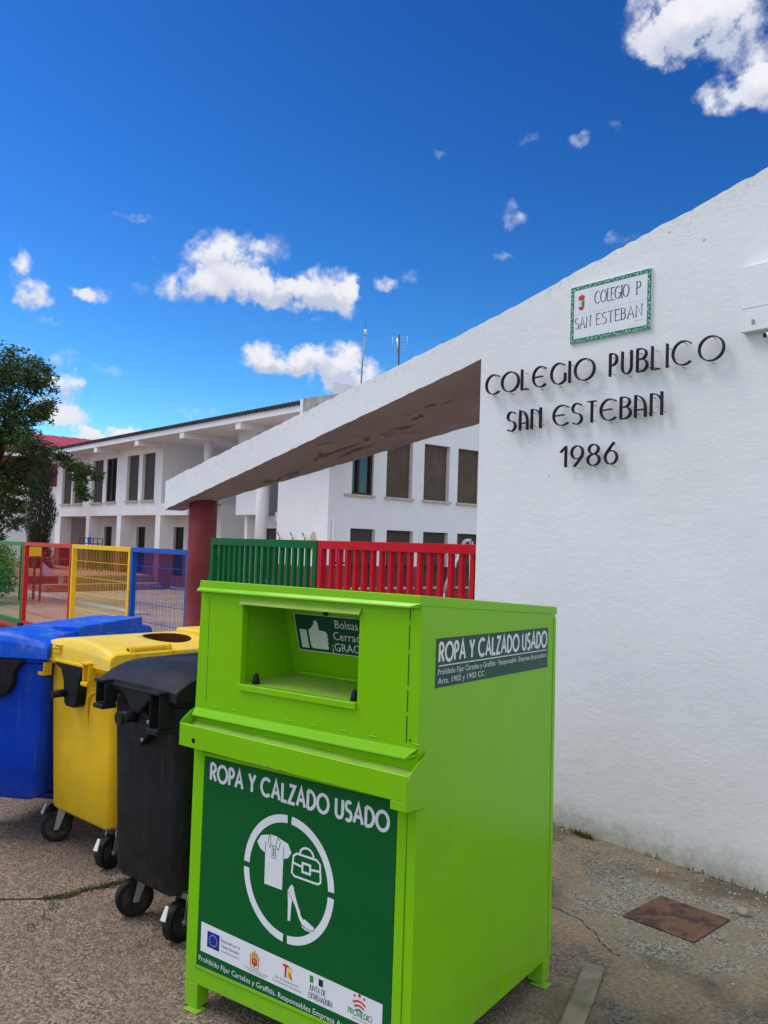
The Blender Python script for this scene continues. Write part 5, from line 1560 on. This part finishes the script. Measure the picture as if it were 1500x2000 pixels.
# round deposit hole: a shallow pit, coloured dark for the unlit bin inside
lm = lid_o.modifiers.new('thick', 'SOLIDIFY'); 
lid_o.modifiers.clear()
cut = MB(); cut.loft([[(.115 + .135 * math.cos(2 * math.pi * k / 40), .48 + .135 * math.sin(2 * math.pi * k / 40), z) for k in range(40)] for z in (1.036, 1.4)], smooth=False)
co_ = cut.build('cutter', 'hole_dark')
co_.parent = yb
dg = bpy.context.evaluated_depsgraph_get(); dg.update()
bo = lid_o.modifiers.new('hole', 'BOOLEAN'); bo.object = co_; bo.operation = 'DIFFERENCE'; bo.solver = 'EXACT'; bo.material_mode = 'TRANSFER'
bake(lid_o)
lid_o.data.materials.append(MATS['hole_dark']) if 'hole_dark' not in [x.name for x in lid_o.data.materials if x] else None
bpy.data.objects.remove(co_)
# raised back edge and buckle-like hinge handle
m = MB()
for v in (.12, .34):
    m.tube([(.322, v - .016, 1.120), (.322, v + .016, 1.120)], .026, 16)
    m.box((.322, v - .014, 1.065), (.380, v + .014, 1.112))
m.tube([(.326, .12, 1.126), (.326, .34, 1.126)], .016, 12)
hd = m.build('hinge_handle', 'yellow_plastic', lid_o, .003, 2)
m = MB(); m.tube([(.322, .1025, 1.120), (.322, .110, 1.120)], .013, 14); m.build('hinge_pin', 'black_plastic', hd)
m = MB(); m.box((-.08, .67, 1.12), (.30, 1.26, 1.182)); m.build('lid_ridge', 'yellow_lid', lid_o, .015, 3)
m = MB()
m.box((-.20, -.034, 1.066), (-.13, -.020, 1.092)); m.box((-.205, -.038, 1.094), (-.125, -.016, 1.100)); m.box((-.205, -.036, 1.110), (-.125, -.010, 1.116)); m.build('lid_clip', 'yellow_plastic', lid_o, .002, 1)
lug(yb, -.302, 'yellow_plastic', .080, .118, .060, 1.052); lug(yb, .180, 'yellow_plastic', .062, .110, .060, 1.045)
m = MB(); m.box((-.261, -.034, 1.020), (.148, -.0105, 1.036)); m.build('front_rail', 'yellow_plastic', yb, .004, 2)
sh_ = [(-.190, .982), (.115, .982), (.115, .945), (.095, .925), (.075, .88), (.066, .80), (.055, .735), (.035, .715), (-.045, .715), (-.065, .735), (-.075, .80), (-.085, .88), (-.115, .945), (-.165, .965)]
sh_ = [(x_, 1.018 - (.982 - z_) * .82) for x_, z_ in sh_]
m = MB(); m.prism(sh_, 'y', -.030, .030); m.build('trunnion_mount', 'black_plastic', yb, .012, 3)
m = MB(); m.tube([(-.055, -.105, .868), (-.055, -.02, .868)], .021, 16); m.build('trunnion_pin', 'black_rubber', yb)
wheels(yb, (-30, 15, -10, 30), .295, .085, .26)

# ---- blue bin, turned towards the viewer
ub = thing('wheeled_bin', 'blue four wheeled paper bin with raised lid flap standing furthest left', 'bin', (-5.03, 1.466, 0), .687, 'wheeled waste bins')
bin_body('blue_plastic', ub, .31, .225); bin_rim('blue_plastic', ub)
lid_o, hh = arch_lid('blue_lid', ub, .110, .050, .50, nose=.05, crown=1.8)
m = MB()
m.box((.12, .34, 1.09), (.305, 1.15, 1.175))
m.build('lid_cover', 'blue_lid', lid_o, .008, 2)
m = MB(); m.box((.02, .20, 1.10), (.285, .339, 1.146)); m.build('lid_step', 'blue_lid', lid_o, .006, 2)
m = MB(); m.box((-.115, .35, 1.15), (-.085, .38, 1.178)); m.build('lid_stud', 'black_rubber', lid_o, .006, 2)
sh_ = [(-.20, .995), (.20, .995), (.16, .96), (.125, .90), (.120, .82), (.085, .755), (.03, .725), (-.03, .725), (-.085, .755), (-.120, .82), (-.125, .90), (-.16, .96)]
sh_ = [(x_, 1.02 - (.995 - z_) * .82) for x_, z_ in sh_]
m = MB(); m.prism(sh_, 'y', -.022, .030); m.build('trunnion_mount', 'black_plastic', ub, .012, 3)
m = MB(); m.tube([(-.035, -.105, .895), (-.035, -.015, .895)], .027, 18); m.build('trunnion_pin', 'black_rubber', ub)
m = MB(); m.tube([(-.032, -.020, .900), (-.032, -.030, .900)], [.075, .045], 20); m.build('trunnion_boss', 'black_plastic', ub)
wheels(ub, (-50, -40, 20, 60), .27, .30, .25)

# ================================================================== GROUND DETAILS
cv = thing('inspection_cover', 'square rusty iron inspection cover with fine ribs set in the soil', 'manhole cover', (-2.209, 3.745, 0), .06)
m = MB(); m.box((-.178, -.180, .0005), (.178, .180, .009)); pl = m.build('plate', 'rusty_iron', cv, .004, 2)
m = MB()
for k in range(26):
    x = -.163 + k * .0127
    m.box((x, -.165, .0092), (x + .0065, .165, .0104))
m.build('ribs', 'rusty_iron', pl)
m = MB(); m.tube([(.0, -.03, .0095), (0, -.03, .0125)], .020, 14); m.build('lifting_boss', 'rusty_iron', pl)
kb = MB()
kp = [(-2.174, 2.988), (-2.165, 3.005), (-2.120, 3.036), (-2.104, 3.030), (-1.985, 2.800), (-1.86, 2.53), (-1.78, 2.36), (-1.86, 2.30), (-1.965, 2.570), (-2.08, 2.80)]
c_ = (-2.02, 2.7)
kb.prism([(p[0] - c_[0], p[1] - c_[1]) for p in kp], 'z', .0005, .022)
kk = kb.build('concrete_post', 'weathered_concrete', None, .006, 2, loc=(c_[0], c_[1], 0))
tag(kk, 'old concrete strip lying flat on the soil beside the green bank', 'slab')

def pebbles(name, n, area, smin, smax, seed, mat):
    rnd = random.Random(seed); m = MB()
    for _ in range(n):
        x, y = area(rnd); s = smin + (smax - smin) * rnd.random() ** 3
        k = 6; a0 = rnd.random() * 6.28; sq = rnd.uniform(.6, 1)
        ring = lambda r, z: [(x + s * r * math.cos(a0 + 2 * math.pi * j / k) * sq * (1 + .2 * math.sin(j * 2.3 + a0)), y + s * r * math.sin(a0 + 2 * math.pi * j / k), z) for j in range(k)]
        m.loft([ring(.8, -.001), ring(1, s * .35), ring(.55, s * .75)], cap0=False, smooth=True)
    return tag(m.build(name, mat), kind='stuff')
def area_wall(r):
    return r.uniform(-3.6, -1.2), 4.37 - abs(r.gauss(0, .22)) - .01
def area_soil(r): return r.uniform(-3.0, -1.0), r.uniform(2.4, 4.3)
def area_left(r): return r.uniform(-6.5, -2.6), r.uniform(.4, 2.2)
pebbles('wall_foot_gravel', 300, area_wall, .003, .014, 1, 'stone_grey')
pebbles('loose_gravel', 650, area_soil, .002, .009, 2, 'stone_grey')
pebbles('asphalt_grit', 700, area_left, .0015, .005, 6, 'stone_grey')
st_ = MB()
st_.loft([[(.035 * r_ * math.cos(2 * math.pi * k / 9) * (1 + .15 * math.sin(k * 2)), .026 * r_ * math.sin(2 * math.pi * k / 9), z) for k in range(9)] for r_, z in ((.8, 0), (1, .012), (.85, .024), (.4, .032))])
tag(st_.build('loose_stone', 'stone_grey', loc=(-2.04, 4.05, 0)), 'pale stone the size of an egg lying near the rusty cover', 'stone')

def weeds(name, spots, seed, hmax=.05, mat='weed_leaf', wd=.004):
    rnd = random.Random(seed); m = MB()
    for x, y, n, sp in spots:
        for _ in range(n):
            px, py = x + rnd.gauss(0, sp), y + rnd.gauss(0, sp * .5)
            a = rnd.uniform(0, 6.28); h = rnd.uniform(.3, 1) * hmax; l = rnd.uniform(.2, .9) * h
            w_ = wd * rnd.uniform(.5, 1.2)
            d = Vector((math.cos(a), math.sin(a), 0)); s = Vector((-d.y, d.x, 0)) * w_
            b = Vector((px, py, 0))
            m.face([b - s, b + s, b + d * l * .4 + Vector((0, 0, h * .7)) + s * .6, b + d * l + Vector((0, 0, h)), b + d * l * .4 + Vector((0, 0, h * .7)) - s * .6])
    return tag(m.build(name, mat), kind='stuff')
crack = [(-4.30, 1.15), (-4.23, 1.3), (-4.12, 1.47), (-4.08, 1.56), (-4.11, 1.65), (-4.09, 1.76), (-4.10, 1.86), (-4.08, 1.98)]
sp = []
rr = random.Random(2)
for a, b_ in zip(crack[2:], crack[3:]):
    for k in range(6):
        t_ = k / 6; sp.append((a[0] + (b_[0] - a[0]) * t_, a[1] + (b_[1] - a[1]) * t_, 26, .014))
for p in ((-4.02, 1.48), (-3.92, 1.41), (-3.83, 1.33)): sp.append((p[0], p[1], 22, .03))
weeds('crack_weeds', sp, 4, .022, wd=.003)
sp = [(-3.24 + k * .014, 4.335, 16, .014) for k in range(9)]
for k in range(90):
    x = -3.45 + k * .028; sp.append((x + rr.uniform(-.01, .01), 4.372, rr.choice((0, 0, 0, 0, 1, 2, 3)), .010))
weeds('wall_foot_weeds', sp, 8, .040)
# the crack itself: a thin dark soil seam
m = MB()
cp = [(-4.75, .55), (-4.50, .88)] + crack
L, Rr = [], []
L2, R2 = stroke_quads(cp, .012)
for i in range(len(L2) - 1):
    m.face([(q.x + rr.uniform(-.003, .003), q.y, .0035) for q in (L2[i], R2[i], R2[i + 1], L2[i + 1])])
pmat('crack_soil', (0.045, 0.036, 0.025), 0.95, 0.3, 20)
tag(m.build('asphalt_crack', 'crack_soil'), kind='structure')

m = MB()
cp = [(-2.72, 3.37), (-2.638, 3.368), (-2.60, 3.372), (-2.542, 3.364), (-2.50, 3.368), (-2.463, 3.361), (-2.40, 3.318), (-2.36, 3.312), (-2.331, 3.292), (-2.28, 3.245), (-2.234, 3.225), (-2.176, 3.194), (-2.141, 3.21)]
fine_ = []
for a, b_ in zip(cp, cp[1:]):
    for k in range(5):
        fine_.append((a[0] + (b_[0] - a[0]) * k / 5 + rr.uniform(-.003, .003), a[1] + (b_[1] - a[1]) * k / 5 + rr.uniform(-.003, .003)))
L2, R2 = stroke_quads(fine_, .010)
P2 = []
for a, b_ in zip(L2, R2):
    c_, w_ = (a + b_) / 2, rr.uniform(.12, 1.0) ** 1.4
    P2.append((c_ + (a - c_) * w_, c_ + (b_ - c_) * w_ * rr.uniform(.4, 1.5)))
for (a, b_), (c_, d_) in zip(P2, P2[1:]):
    m.face([(q.x, q.y, .0035) for q in (a, b_, d_, c_)])
tag(m.build('soil_crack', 'crack_soil'), kind='structure')
